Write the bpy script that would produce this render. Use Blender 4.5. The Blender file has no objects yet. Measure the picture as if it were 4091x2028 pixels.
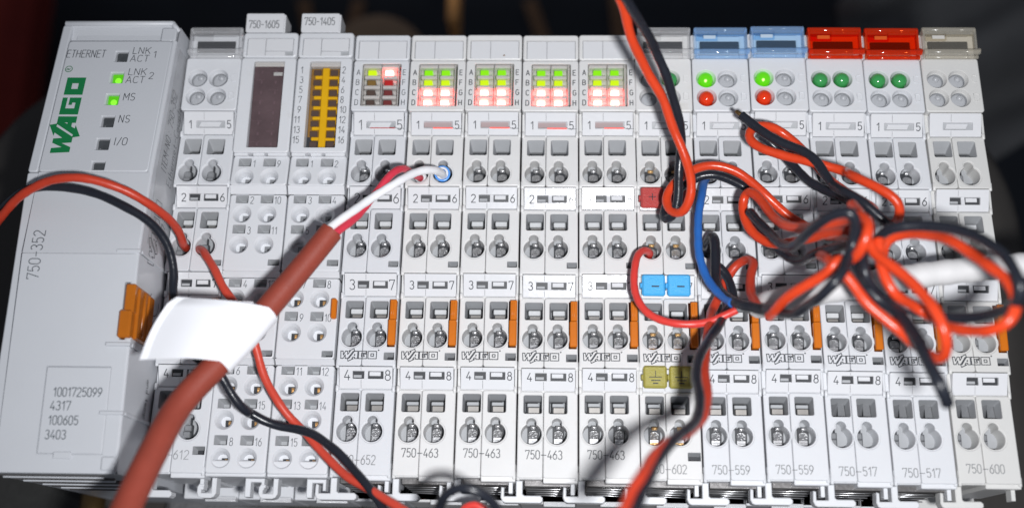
import bpy, math, random
from mathutils import Vector, Matrix
from mathutils.geometry import delaunay_2d_cdt

# ------------------------------------------------------------------ camera, world, lamp
scene = bpy.context.scene
S = 0.001                                   # everything below is written in millimetres
CAM = Vector((79.306, -21.605, 229.479))
RX, RY, RZ = -0.281493, -0.033014, -0.016618


def rotm(a, b, c):
    ca, sa, cb, sb, cc, sc = math.cos(a), math.sin(a), math.cos(b), math.sin(b), math.cos(c), math.sin(c)
    Rx = Matrix(((1, 0, 0), (0, ca, -sa), (0, sa, ca)))
    Ry = Matrix(((cb, 0, sb), (0, 1, 0), (-sb, 0, cb)))
    Rz = Matrix(((cc, -sc, 0), (sc, cc, 0), (0, 0, 1)))
    return Rx @ Ry @ Rz


cam_data = bpy.data.cameras.new('camera')
cam = bpy.data.objects.new('camera', cam_data)
scene.collection.objects.link(cam)
cam.matrix_world = Matrix.Translation(CAM * S) @ rotm(RX, RY, RZ).transposed().to_4x4()
cam_data.sensor_width = 36
cam_data.lens = 41.4
cam_data.clip_start = 0.005
cam_data.clip_end = 20
cam_data.dof.use_dof = True
cam_data.dof.focus_distance = 0.2375
cam_data.dof.aperture_fstop = 9.2
scene.camera = cam

world = bpy.data.worlds.new("World")
scene.world = world
world.use_nodes = True
bg = world.node_tree.nodes['Background']
bg.inputs[0].default_value = (0.80, 0.86, 1.0, 1)
bg.inputs[1].default_value = 0.14

lamp = bpy.data.lights.new('phone_flash', 'SPOT')
lamp.energy = 2.85
lamp.color = (0.97, 0.98, 1.0)
lamp.shadow_soft_size = 0.006
lamp.spot_size = math.radians(118)
lamp.spot_blend = 1.0
lo = bpy.data.objects.new('phone_flash', lamp)
scene.collection.objects.link(lo)
lo.location = Vector((101.0, -34.0, 229.0)) * S
lo.rotation_euler = (Vector((96, 44, 0)) - Vector((101.0, -34.0, 229.0))).to_track_quat('-Z', 'Y').to_euler()

scene.view_settings.view_transform = 'Standard'
scene.view_settings.look = 'None'
scene.view_settings.exposure = 0.0
scene.view_settings.gamma = 1.0
scene.cycles.max_bounces = 10
scene.cycles.transmission_bounces = 8
scene.cycles.caustics_reflective = False
scene.cycles.caustics_refractive = False


# ------------------------------------------------------------------ materials
def mat(name, color, rough=0.4, metal=0.0, mottle=0.0, mscale=250, bump=0.0, bscale=900, spec=0.5,
        trans=0.0, ior=1.45, emit=None, estr=0.0, specks=0.0, speck_col=(0.12, 0.08, 0.05), sss=0.0,
        rvar=0.0, streak=None, stain=None):
    m = bpy.data.materials.new(name)
    m.use_nodes = True
    nt = m.node_tree
    N, Lk = nt.nodes, nt.links
    b = N['Principled BSDF']
    b.inputs['Roughness'].default_value = rough
    b.inputs['Metallic'].default_value = metal
    b.inputs['Specular IOR Level'].default_value = spec
    b.inputs['Transmission Weight'].default_value = trans
    b.inputs['IOR'].default_value = ior
    if sss:
        b.inputs['Subsurface Weight'].default_value = sss
        b.inputs['Subsurface Radius'].default_value = (0.0012, 0.0010, 0.0009)
        b.inputs['Subsurface Scale'].default_value = 1.0
    if emit:
        b.inputs['Emission Color'].default_value = (*emit, 1)
        b.inputs['Emission Strength'].default_value = estr
    tc = N.new('ShaderNodeTexCoord')
    src = None
    if mottle or specks:
        n = N.new('ShaderNodeTexNoise')
        n.inputs['Scale'].default_value = mscale
        n.inputs['Detail'].default_value = 6
        n.inputs['Roughness'].default_value = 0.65
        Lk.new(tc.outputs['Object'], n.inputs['Vector'])
        mx = N.new('ShaderNodeMix'); mx.data_type = 'RGBA'
        mx.inputs['A'].default_value = (*[c * (1 - mottle) for c in color], 1)
        mx.inputs['B'].default_value = (*[min(1, c * (1 + mottle)) for c in color], 1)
        Lk.new(n.outputs['Fac'], mx.inputs['Factor'])
        src = mx.outputs['Result']
        if specks:
            v = N.new('ShaderNodeTexVoronoi')
            v.inputs['Scale'].default_value = 330
            Lk.new(tc.outputs['Object'], v.inputs['Vector'])
            r = N.new('ShaderNodeMapRange')
            r.inputs['From Min'].default_value = 0.055
            r.inputs['From Max'].default_value = 0.03
            Lk.new(v.outputs['Distance'], r.inputs['Value'])
            wn = N.new('ShaderNodeMath'); wn.operation = 'MULTIPLY'
            sp = N.new('ShaderNodeSeparateColor')
            Lk.new(v.outputs['Color'], sp.inputs['Color'])
            gt = N.new('ShaderNodeMath'); gt.operation = 'GREATER_THAN'; gt.inputs[1].default_value = 1 - specks
            Lk.new(sp.outputs['Red'], gt.inputs[0])
            Lk.new(r.outputs['Result'], wn.inputs[0]); Lk.new(gt.outputs[0], wn.inputs[1])
            m2 = N.new('ShaderNodeMix'); m2.data_type = 'RGBA'
            m2.inputs['B'].default_value = (*speck_col, 1)
            Lk.new(src, m2.inputs['A']); Lk.new(wn.outputs[0], m2.inputs['Factor'])
            src = m2.outputs['Result']
    if stain and src is not None:
        sn = N.new('ShaderNodeTexNoise'); sn.inputs['Scale'].default_value = 75; sn.inputs['Detail'].default_value = 7
        sn.inputs['Roughness'].default_value = 0.7
        Lk.new(tc.outputs['Object'], sn.inputs['Vector'])
        sr = N.new('ShaderNodeMapRange'); sr.inputs['From Min'].default_value = 0.57; sr.inputs['From Max'].default_value = 0.80
        sr.inputs['To Max'].default_value = 0.75
        Lk.new(sn.outputs['Fac'], sr.inputs['Value'])
        sm = N.new('ShaderNodeMix'); sm.data_type = 'RGBA'; sm.inputs['B'].default_value = (*stain, 1)
        Lk.new(src, sm.inputs['A']); Lk.new(sr.outputs['Result'], sm.inputs['Factor'])
        src = sm.outputs['Result']
    if streak:
        mp = N.new('ShaderNodeMapping'); mp.inputs['Scale'].default_value = streak
        ns = N.new('ShaderNodeTexNoise'); ns.inputs['Scale'].default_value = 1.0; ns.inputs['Detail'].default_value = 5
        Lk.new(tc.outputs['Object'], mp.inputs['Vector']); Lk.new(mp.outputs['Vector'], ns.inputs['Vector'])
        cr = N.new('ShaderNodeMix'); cr.data_type = 'RGBA'
        cr.inputs['A'].default_value = (*[c * 0.45 for c in color], 1)
        cr.inputs['B'].default_value = (*[min(1, c * 1.5) for c in color], 1)
        Lk.new(ns.outputs['Fac'], cr.inputs['Factor'])
        src = cr.outputs['Result']
    if src is not None:
        Lk.new(src, b.inputs['Base Color'])
    else:
        b.inputs['Base Color'].default_value = (*color, 1)
    if rvar:
        n3 = N.new('ShaderNodeTexNoise'); n3.inputs['Scale'].default_value = 160; n3.inputs['Detail'].default_value = 4
        Lk.new(tc.outputs['Object'], n3.inputs['Vector'])
        mr = N.new('ShaderNodeMapRange')
        mr.inputs['To Min'].default_value = max(0.03, rough - rvar); mr.inputs['To Max'].default_value = rough + rvar
        Lk.new(n3.outputs['Fac'], mr.inputs['Value']); Lk.new(mr.outputs['Result'], b.inputs['Roughness'])
    if bump:
        n2 = N.new('ShaderNodeTexNoise'); n2.inputs['Scale'].default_value = bscale; n2.inputs['Detail'].default_value = 3
        Lk.new(tc.outputs['Object'], n2.inputs['Vector'])
        bp = N.new('ShaderNodeBump'); bp.inputs['Strength'].default_value = bump; bp.inputs['Distance'].default_value = 0.0003
        Lk.new(n2.outputs['Fac'], bp.inputs['Height']); Lk.new(bp.outputs['Normal'], b.inputs['Normal'])
    return m


P = mat('light_grey_plastic', (0.655, 0.665, 0.69), 0.36, mottle=0.035, mscale=120, bump=0.05, bscale=1800, specks=0.045, rvar=0.11, sss=0.04, stain=(0.58, 0.57, 0.55))
P_WARM = mat('aged_grey_plastic', (0.62, 0.615, 0.60), 0.40, mottle=0.04, mscale=120, bump=0.05, bscale=1800, specks=0.04, rvar=0.08)
P_DUSTY = mat('handled_grey_plastic', (0.69, 0.685, 0.68), 0.36, mottle=0.05, mscale=140, bump=0.06, bscale=1500, specks=0.09, speck_col=(0.3, 0.2, 0.1), rvar=0.12, sss=0.04, stain=(0.50, 0.44, 0.35))
P_COUP = mat('coupler_grey_plastic', (0.53, 0.545, 0.575), 0.38, mottle=0.03, mscale=90, bump=0.07, bscale=2200, specks=0.03, rvar=0.06)
WELL = mat('shaded_inner_grey_plastic', (0.38, 0.39, 0.405), 0.5, mottle=0.12, mscale=260)  # grey plastic with the shading of the wells put into its colour
SHADEW = mat('deep_shade_inner_plastic', (0.20, 0.205, 0.215), 0.5, mottle=0.12, mscale=260)  # darker still: shade deep inside the holes put into the colour
DARK = mat('recess_shade_dark', (0.035, 0.037, 0.042), 0.5)  # near-black colour stands in for shade in slots, gaps and recess floors
MARK = mat('white_marker_plastic', (0.66, 0.665, 0.685), 0.15, mottle=0.02, bump=0.10, bscale=900, rvar=0.05, specks=0.02)
INK = mat('dark_grey_ink', (0.035, 0.04, 0.05), 0.6)
INK_SOFT = mat('faded_grey_ink', (0.21, 0.215, 0.225), 0.6)
INK_THIN = mat('thin_grey_ink', (0.09, 0.10, 0.115), 0.6)
GREEN_INK = mat('green_print', (0.005, 0.17, 0.05), 0.45)
ORANGE_P = mat('orange_plastic', (0.56, 0.145, 0.007), 0.30, mottle=0.12, mscale=300, bump=0.12, bscale=1200, rvar=0.1)
ORANGE_D = mat('dark_orange_plastic', (0.40, 0.115, 0.008), 0.28, mottle=0.2, mscale=200, bump=0.12, rvar=0.1)
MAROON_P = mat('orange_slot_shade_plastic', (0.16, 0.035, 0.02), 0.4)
METAL = mat('tinned_spring_steel', (0.62, 0.62, 0.63), 0.30, metal=0.88, bump=0.9, bscale=2600, mottle=0.35, mscale=1500, rvar=0.16)
STEEL = mat('smooth_clamp_steel', (0.62, 0.62, 0.63), 0.30, metal=0.85, bump=0.15, bscale=900, mottle=0.1)
BRASS = mat('brass_clamp', (0.80, 0.50, 0.22), 0.28, metal=0.75, bump=0.3, bscale=1800, mottle=0.2, mscale=700)
def tinted(name, tint, body, k, rough=0.08, gain=.35, bump=0.12):
    """thin moulded see-through plastic: part of the light passes tinted, the rest is scattered or mirrored"""
    m = bpy.data.materials.new(name); m.use_nodes = True
    nt = m.node_tree; N = nt.nodes; Lk = nt.links
    b = N['Principled BSDF']
    b.inputs['Base Color'].default_value = (*body, 1); b.inputs['Roughness'].default_value = rough
    b.inputs['Specular IOR Level'].default_value = 0.9
    tr = N.new('ShaderNodeBsdfTransparent'); tr.inputs[0].default_value = (*tint, 1)
    fr = N.new('ShaderNodeLayerWeight'); fr.inputs['Blend'].default_value = 0.35
    mr = N.new('ShaderNodeMapRange'); mr.inputs['To Min'].default_value = k; mr.inputs['To Max'].default_value = min(1, k + gain)
    tc = N.new('ShaderNodeTexCoord'); n2 = N.new('ShaderNodeTexNoise'); n2.inputs['Scale'].default_value = 450
    bp = N.new('ShaderNodeBump'); bp.inputs['Strength'].default_value = bump; bp.inputs['Distance'].default_value = 0.0004
    Lk.new(tc.outputs['Object'], n2.inputs['Vector']); Lk.new(n2.outputs['Fac'], bp.inputs['Height'])
    Lk.new(bp.outputs['Normal'], b.inputs['Normal'])
    mx = N.new('ShaderNodeMixShader')
    Lk.new(fr.outputs['Facing'], mr.inputs['Value']); Lk.new(mr.outputs['Result'], mx.inputs['Fac'])
    Lk.new(tr.outputs[0], mx.inputs[1]); Lk.new(b.outputs[0], mx.inputs[2])
    Lk.new(mx.outputs[0], N['Material Output'].inputs['Surface'])
    return m


CLEAR = tinted('clear_cover_plastic', (0.95, 0.95, 0.95), (0.9, 0.9, 0.92), 0.14, 0.04, .35, .5)
CLEAR_THIN = tinted('thin_clear_plastic', (0.97, 0.97, 0.97), (0.8, 0.8, 0.82), 0.02, 0.05, .06)
FOIL = tinted('clear_foil', (0.96, 0.96, 0.96), (0.6, 0.6, 0.6), 0.03, 0.25, .08)
CLEAR_OLD = tinted('yellowed_clear_plastic', (0.94, 0.92, 0.88), (0.62, 0.59, 0.52), 0.25, 0.14, .3)
CLEAR_OLD_THIN = tinted('thin_yellowed_plastic', (0.95, 0.93, 0.89), (0.6, 0.57, 0.5), 0.05, 0.1, .1)
BLUE_T = tinted('clear_blue_plastic', (0.86, 0.94, 1.0), (0.40, 0.60, 0.90), 0.22, 0.06, .30)
BLUE_T_THIN = tinted('thin_blue_plastic', (0.86, 0.94, 1.0), (0.35, 0.55, 0.85), 0.03, 0.05, .08)
RED_T = tinted('clear_red_plastic', (1.0, 0.42, 0.20), (0.80, 0.055, 0.010), 0.30, 0.08, .35)
RED_T_THIN = tinted('thin_red_plastic', (1.0, 0.40, 0.18), (0.7, 0.05, 0.01), 0.05, 0.06, .1)
FROST = mat('frosted_window_plastic', (0.50, 0.475, 0.455), 0.25, trans=0.0, mottle=0.06, spec=0.7, sss=0.3)
LED_G = mat('lit_green_indicator', (0.06, 0.12, 0.01), 0.3, emit=(0.24, 0.80, 0.0), estr=0.92, mottle=0.2, mscale=1500)
LED_Y = mat('lit_yellow_green_indicator', (0.1, 0.12, 0.01), 0.3, emit=(0.60, 0.86, 0.0), estr=0.95, mottle=0.2, mscale=1500)
LED_R = mat('lit_red_indicator', (1.0, 0.6, 0.5), 0.3, emit=(1.0, 0.115, 0.10), estr=11.0)
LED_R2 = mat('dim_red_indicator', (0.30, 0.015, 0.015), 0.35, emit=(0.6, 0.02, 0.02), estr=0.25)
LED_OFF1 = mat('unlit_brown_indicator', (0.20, 0.115, 0.03), 0.4)
LED_OFF2 = mat('unlit_dark_indicator', (0.085, 0.055, 0.045), 0.4)
LED_OFF3 = mat('unlit_maroon_indicator', (0.16, 0.03, 0.03), 0.4)
GLOW = mat('leaked_glow_slot_edge', (0.6, 0.05, 0.04), 0.3, emit=(1.0, 0.05, 0.03), estr=1.5)  # emits by itself, in place of indicator light leaking into the slot
GLOW_DIM = mat('pink_glow_slot_filler', (0.42, 0.33, 0.33), 0.35)  # pink tint stands in for red indicator light leaking onto the filler
DOME_G = mat('green_dome_lens', (0.05, 0.30, 0.09), 0.12, trans=0.15, spec=0.7, emit=(0.02, 0.35, 0.04), estr=0.10)
DOME_GL = mat('lit_green_dome_lens', (0.05, 0.3, 0.01), 0.12, emit=(0.14, 0.75, 0.0), estr=0.55, spec=0.7)
DOME_GH = mat('lit_green_dome_core', (0.5, 0.9, 0.3), 0.2, emit=(0.45, 1.0, 0.10), estr=1.0)
DOME_R = mat('red_dome_lens', (0.62, 0.035, 0.008), 0.12, spec=0.7, emit=(0.8, 0.04, 0.0), estr=0.12)
DOME_0 = mat('blank_grey_dome', (0.40, 0.41, 0.43), 0.3, spec=0.6, mottle=0.05)
SMOKED = mat('smoked_window_plastic', (0.10, 0.067, 0.072), 0.12, mottle=0.55, mscale=150, spec=0.7)
SMOKED2 = mat('smoked_relief_plastic', (0.13, 0.085, 0.095), 0.25, mottle=0.5, mscale=300)
YELLOW_P = mat('yellow_inner_frame', (0.68, 0.37, 0.005), 0.35, mottle=0.16, mscale=300, bump=0.1)
AMBER_P = mat('amber_inner_frame', (0.24, 0.125, 0.03), 0.35, mottle=0.4, mscale=200)
TAG_R = mat('red_push_marker', (0.46, 0.06, 0.055), 0.42, bump=0.5, bscale=3500, mottle=0.12, mscale=2500)
TAG_B = mat('blue_push_marker', (0.07, 0.42, 0.80), 0.40, bump=0.5, bscale=3500, mottle=0.12, mscale=2500)
TAG_Y = mat('olive_push_marker', (0.34, 0.30, 0.06), 0.42, bump=0.4, bscale=3500, mottle=0.12, mscale=2500)
W_OR = mat('orange_red_insulation', (0.60, 0.050, 0.014), 0.27, mottle=0.2, mscale=200, bump=0.10, bscale=1500)
W_RED = mat('red_insulation', (0.50, 0.045, 0.02), 0.38, mottle=0.12, mscale=200, bump=0.12, bscale=1500)
W_RED2 = mat('brick_red_insulation', (0.56, 0.06, 0.035), 0.42, mottle=0.12, mscale=200, bump=0.12, bscale=1500)
W_SCAR = mat('scarlet_insulation', (0.66, 0.05, 0.04), 0.34, mottle=0.08, mscale=200, bump=0.08)
W_BLK = mat('black_insulation', (0.015, 0.017, 0.024), 0.27, mottle=0.3, mscale=200, bump=0.18, bscale=1300)
W_BLUE = mat('blue_insulation', (0.02, 0.12, 0.42), 0.38, mottle=0.1, bump=0.1)
W_WHT = mat('white_insulation', (0.80, 0.80, 0.82), 0.36, bump=0.08, sss=0.1, mottle=0.03)
W_CRIM = mat('crimson_insulation', (0.60, 0.04, 0.07), 0.38, bump=0.15, mottle=0.12)
W_SHEATH = mat('brick_brown_cable_sheath', (0.27, 0.048, 0.029), 0.55, mottle=0.24, mscale=140, bump=0.25, bscale=2600, specks=0.05, speck_col=(0.6, 0.3, 0.15))
W_WCAB = mat('grey_white_cable_sheath', (0.64, 0.63, 0.63), 0.42, mottle=0.22, mscale=60, bump=0.2, bscale=300)
PAPER = mat('white_flag_label_film', (0.86, 0.865, 0.90), 0.5, mottle=0.01)
FERRULE = mat('blue_ferrule_collar', (0.10, 0.33, 0.80), 0.25, spec=0.7)
RAILM = mat('galvanised_steel', (0.16, 0.165, 0.18), 0.36, metal=0.85, mottle=0.3, mscale=100, streak=(60, 900, 200), bump=0.2, bscale=600)
UNDER = mat('dark_underside_metal', (0.12, 0.115, 0.115), 0.42, metal=0.6, streak=(90, 60, 1600), bump=0.2, bscale=900)
STOOL = mat('dark_brown_leatherette', (0.042, 0.038, 0.035), 0.62, mottle=0.2, mscale=50, bump=0.3, bscale=700)
SUEDE = mat('grainy_grey_board', (0.13, 0.13, 0.135), 0.85, mottle=0.75, mscale=900, bump=0.9, bscale=1500)
SUEDE2 = mat('brown_grey_felt', (0.028, 0.028, 0.027), 0.85, mottle=0.5, mscale=500, bump=0.7, bscale=1500)
BRASSY = mat('tarnished_brass', (0.16, 0.10, 0.04), 0.35, metal=0.7, mottle=0.3)
NAVY = mat('dark_navy_cloth', (0.006, 0.009, 0.016), 0.7, mottle=0.5, mscale=30)


# ------------------------------------------------------------------ mesh helpers (millimetres in, metres out)
class MB:
    def __init__(s):
        s.v = []; s.f = []; s.m = []; s.sm = []

    def add(s, verts, faces, mi=0, smooth=False):
        b = len(s.v)
        s.v += [tuple(q) for q in verts]
        for f in faces:
            s.f.append(tuple(b + i for i in f)); s.m.append(mi); s.sm.append(smooth)

    def mesh(s, name, mats):
        me = bpy.data.meshes.new(name)
        me.from_pydata([(x * S, y * S, z * S) for x, y, z in s.v], [], s.f)
        for mm in (mats if isinstance(mats, (list, tuple)) else [mats]):
            me.materials.append(mm)
        me.polygons.foreach_set('material_index', s.m)
        me.polygons.foreach_set('use_smooth', s.sm)
        me.update()
        return me

    def build(s, name, mats, parent=None, loc=(0, 0, 0)):
        return obj(name, s.mesh(name, mats), parent, loc)


def obj(name, me, parent=None, loc=(0, 0, 0)):
    o = bpy.data.objects.new(name, me)
    scene.collection.objects.link(o)
    o.parent = parent
    o.location = Vector(loc) * S
    return o


def empty(name, loc, label, cat, group=None):
    o = bpy.data.objects.new(name, None)
    o.empty_display_size = 0.005
    scene.collection.objects.link(o)
    o.location = Vector(loc) * S
    tag(o, label, cat, group)
    return o


def tag(o, label=None, cat=None, group=None, kind=None):
    if label: o['label'] = label
    if cat: o['category'] = cat
    if group: o['group'] = group
    if kind: o['kind'] = kind


def copy_tree(o, parent=None):
    c = o.copy(); scene.collection.objects.link(c)
    if parent is not None: c.parent = parent
    for ch in list(o.children): copy_tree(ch, c)
    return c


def rr(x0, y0, x1, y1, r=0.0, n=3):
    r = max(0.001, min(r, (x1 - x0) / 2.001, (y1 - y0) / 2.001))
    out = []
    for cx, cy, a0 in ((x1 - r, y0 + r, -90), (x1 - r, y1 - r, 0), (x0 + r, y1 - r, 90), (x0 + r, y0 + r, 180)):
        for i in range(n + 1):
            a = math.radians(a0 + 90 * i / n)
            out.append((cx + r * math.cos(a), cy + r * math.sin(a)))
    return out


def circ(cx, cy, r, n=28, sy=1.0):
    return [(cx + r * math.cos(2 * math.pi * i / n), cy + r * sy * math.sin(2 * math.pi * i / n)) for i in range(n)]


def keyhole(cx, cy, R, r, d=2.15):
    a = (d * d + R * R - r * r) / (2 * d)
    h = math.sqrt(max(0.01, R * R - a * a))
    t1 = math.atan2(a, h); t2 = math.atan2(a - d, h)
    out = []
    n = 26
    for i in range(n + 1):
        t = math.pi - t1 + (math.pi + 2 * t1) * i / n
        out.append((cx + R * math.cos(t), cy + R * math.sin(t)))
    n = 11
    for i in range(1, n):
        t = t2 + (math.pi - 2 * t2) * i / n
        out.append((cx + r * math.cos(t), cy + d + r * math.sin(t)))
    return out


def inside(p, poly):
    x, y = p; c = False; j = len(poly) - 1
    for i in range(len(poly)):
        xi, yi = poly[i]; xj, yj = poly[j]
        if (yi > y) != (yj > y) and x < (xj - xi) * (y - yi) / (yj - yi) + xi: c = not c
        j = i
    return c


def strip_faces(a, b, n, flip=False):
    out = []
    for i in range(n):
        j = (i + 1) % n
        q = (a + i, a + j, b + j, b + i)
        out.append(q[::-1] if flip else q)
    return out


def fill(mb, outer, holes, zf, mi=0):
    loops = [outer] + holes
    vs, es = [], []
    for L in loops:
        b = len(vs)
        vs += [Vector(p) for p in L]
        es += [(b + i, b + (i + 1) % len(L)) for i in range(len(L))]
    ov, oe, of, *_ = delaunay_2d_cdt(vs, es, [], 0, 1e-5)
    keep = []
    for f in of:
        cx = sum(ov[i].x for i in f) / len(f); cy = sum(ov[i].y for i in f) / len(f)
        if inside((cx, cy), outer) and not any(inside((cx, cy), h) for h in holes):
            a, b, c = ov[f[0]], ov[f[1]], ov[f[2]]
            if (b.x - a.x) * (c.y - a.y) - (b.y - a.y) * (c.x - a.x) < 0: f = f[::-1]
            keep.append(tuple(f))
    mb.add([(p.x, p.y, zf(p.y)) for p in ov], keep, mi)


def plate(mb, x0, y0, x1, y1, zf, holes=(), ch=0.22, r=0.3, depth=8.0, mi=0, n=3):
    """a moulded face with a rounded rim, side walls and wells.  holes: list of dict(loops, floor, mats)"""
    l0 = rr(x0 + ch, y0 + ch, x1 - ch, y1 - ch, r, n)
    l1 = rr(x0 + ch * .3, y0 + ch * .3, x1 - ch * .3, y1 - ch * .3, r + ch * .7, n)
    l2 = rr(x0, y0, x1, y1, r + ch, n)
    fill(mb, l0, [h['loops'][0][0] for h in holes], zf, mi)
    k = len(l0)
    v = [(p[0], p[1], zf(p[1])) for p in l0] + [(p[0], p[1], zf(p[1]) - ch * .3) for p in l1] + \
        [(p[0], p[1], zf(p[1]) - ch) for p in l2] + [(p[0], p[1], -depth) for p in l2]
    mb.add(v, strip_faces(0, k, k, True) + strip_faces(k, 2 * k, k, True), mi, True)
    mb.add(v, strip_faces(2 * k, 3 * k, k, True), mi)
    for h in holes: well(mb, h, zf)


def well(mb, h, zf):
    L = h['loops']; k = len(L[0][0])
    v = []
    for i, (pts, dz) in enumerate(L):
        v += [(p[0], p[1], zf(p[1]) + dz) for p in pts]
    for i in range(len(L) - 1):
        mi = h.get('mats', [0] * 9)[i]
        mb.add(v, strip_faces(i * k, (i + 1) * k, k, False), mi, h.get('smooth', False))
    if h.get('floor') is not None:
        b = (len(L) - 1) * k
        mb.add(v[b:], [tuple(range(k))], h['floor'])


def rbox(mb, x0, y0, z0, x1, y1, z1, c=0.15, mi=0):
    """box with chamfered edges"""
    c = min(c, (x1 - x0) * .45, (y1 - y0) * .45, (z1 - z0) * .45)
    v = []; key = {}
    for ix in (0, 1):
        for iy in (0, 1):
            for iz in (0, 1):
                X, Y, Z = (x0, x1)[ix], (y0, y1)[iy], (z0, z1)[iz]
                dx, dy, dz = (c, -c)[ix], (c, -c)[iy], (c, -c)[iz]
                for ax, q in (('x', (X, Y + dy, Z + dz)), ('y', (X + dx, Y, Z + dz)), ('z', (X + dx, Y + dy, Z))):
                    key[ix, iy, iz, ax] = len(v); v.append(q)
    F = []
    for s in (0, 1):
        F.append(tuple(key[s, a, b, 'x'] for a, b in ((0, 0), (1, 0), (1, 1), (0, 1))))
        F.append(tuple(key[a, s, b, 'y'] for a, b in ((0, 0), (1, 0), (1, 1), (0, 1))))
        F.append(tuple(key[a, b, s, 'z'] for a, b in ((0, 0), (1, 0), (1, 1), (0, 1))))
    for a in (0, 1):
        for b in (0, 1):
            F.append((key[0, a, b, 'y'], key[1, a, b, 'y'], key[1, a, b, 'z'], key[0, a, b, 'z']))
            F.append((key[a, 0, b, 'x'], key[a, 1, b, 'x'], key[a, 1, b, 'z'], key[a, 0, b, 'z']))
            F.append((key[a, b, 0, 'x'], key[a, b, 1, 'x'], key[a, b, 1, 'y'], key[a, b, 0, 'y']))
            for d in (0, 1): F.append((key[a, b, d, 'x'], key[a, b, d, 'y'], key[a, b, d, 'z']))
    cx, cy, cz = (x0 + x1) / 2, (y0 + y1) / 2, (z0 + z1) / 2
    G = []
    for f in F:
        p = [Vector(v[i]) for i in f]
        nrm = (p[1] - p[0]).cross(p[2] - p[0])
        ctr = sum(p, Vector()) / len(p) - Vector((cx, cy, cz))
        G.append(f if nrm.dot(ctr) > 0 else f[::-1])
    mb.add(v, G, mi)


def prism(mb, poly, z0, z1, mi=0, ch=0.15, zf=None):
    """extruded outline with a small bevel on the upper edge; poly counter-clockwise"""
    k = len(poly)
    cx = sum(p[0] for p in poly) / k; cy = sum(p[1] for p in poly) / k
    ins = []
    for i in range(k):
        a, b, c = Vector(poly[i - 1]), Vector(poly[i]), Vector(poly[(i + 1) % k])
        d1 = (b - a).normalized(); d2 = (c - b).normalized()
        n = Vector((-d1.y - d2.y, d1.x + d2.x))
        if n.length < 1e-6: n = Vector((-d1.y, d1.x))
        n.normalize()
        s = ch / max(.5, n.dot(Vector((-d1.y, d1.x))))
        ins.append((b.x + n.x * s, b.y + n.y * s))
    fill(mb, ins, [], lambda y: z1, mi)
    v = [(p[0], p[1], z1) for p in ins] + [(p[0], p[1], z1 - ch) for p in poly] + [(p[0], p[1], z0) for p in poly]
    mb.add(v, strip_faces(0, k, k, True), mi)
    mb.add(v, strip_faces(k, 2 * k, k, True), mi)
    mb.add([(p[0], p[1], z0) for p in poly], [tuple(range(k))[::-1]], mi)


def bar(mb, a, b, r, n=10, mi=0):
    a = Vector(a); b = Vector(b); d = (b - a).normalized()
    u = d.orthogonal().normalized(); w = d.cross(u)
    v = []
    rings = [(a, r * .55), (a + d * r * .3, r), (b - d * r * .3, r), (b, r * .55)]
    for c, q in rings:
        v += [tuple(c + (u * math.cos(2 * math.pi * i / n) + w * math.sin(2 * math.pi * i / n)) * q) for i in range(n)]
    F = []
    for k in range(3): F += strip_faces(k * n, (k + 1) * n, n)
    mb.add(v, F, mi, True)
    mb.add(v[:n], [tuple(range(n))[::-1]], mi); mb.add(v[3 * n:], [tuple(range(n))], mi)


def dome(mb, cx, cy, z, r, h, n=24, m=7, mi=0, squash=1.0):
    v = []; F = []
    for j in range(m):
        t = math.pi / 2 * j / m
        v += [(cx + r * math.cos(t) * math.cos(2 * math.pi * i / n), cy + r * math.cos(t) * math.sin(2 * math.pi * i / n), z + h * math.sin(t)) for i in range(n)]
    for j in range(m - 1): F += strip_faces(j * n, (j + 1) * n, n)
    v.append((cx, cy, z + h))
    b = (m - 1) * n
    F += [(b + i, b + (i + 1) % n, m * n) for i in range(n)]
    mb.add(v, F, mi, True)


def smooth_path(pts, step=1.0):
    P_ = [Vector(p) for p in pts]
    P_ = [P_[0] * 2 - P_[1]] + P_ + [P_[-1] * 2 - P_[-2]]
    out = []
    for i in range(1, len(P_) - 2):
        p0, p1, p2, p3 = P_[i - 1:i + 3]
        # centripetal spacing keeps bends round
        def tt(a, b): return max(1e-4, (b - a).length) ** 0.5
        t0 = 0; t1 = t0 + tt(p0, p1); t2 = t1 + tt(p1, p2); t3 = t2 + tt(p2, p3)
        n = max(2, int((p2 - p1).length / step))
        for k in range(n):
            t = t1 + (t2 - t1) * k / n
            A1 = (t1 - t) / (t1 - t0) * p0 + (t - t0) / (t1 - t0) * p1
            A2 = (t2 - t) / (t2 - t1) * p1 + (t - t1) / (t2 - t1) * p2
            A3 = (t3 - t) / (t3 - t2) * p2 + (t - t2) / (t3 - t2) * p3
            B1 = (t2 - t) / (t2 - t0) * A1 + (t - t0) / (t2 - t0) * A2
            B2 = (t3 - t) / (t3 - t1) * A2 + (t - t1) / (t3 - t1) * A3
            out.append((t2 - t) / (t2 - t1) * B1 + (t - t1) / (t2 - t1) * B2)
    out.append(P_[-2])
    for _ in range(3):
        out = [out[0]] + [(out[i - 1] + out[i] * 2 + out[i + 1]) / 4 for i in range(1, len(out) - 1)] + [out[-1]]
    return out


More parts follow.
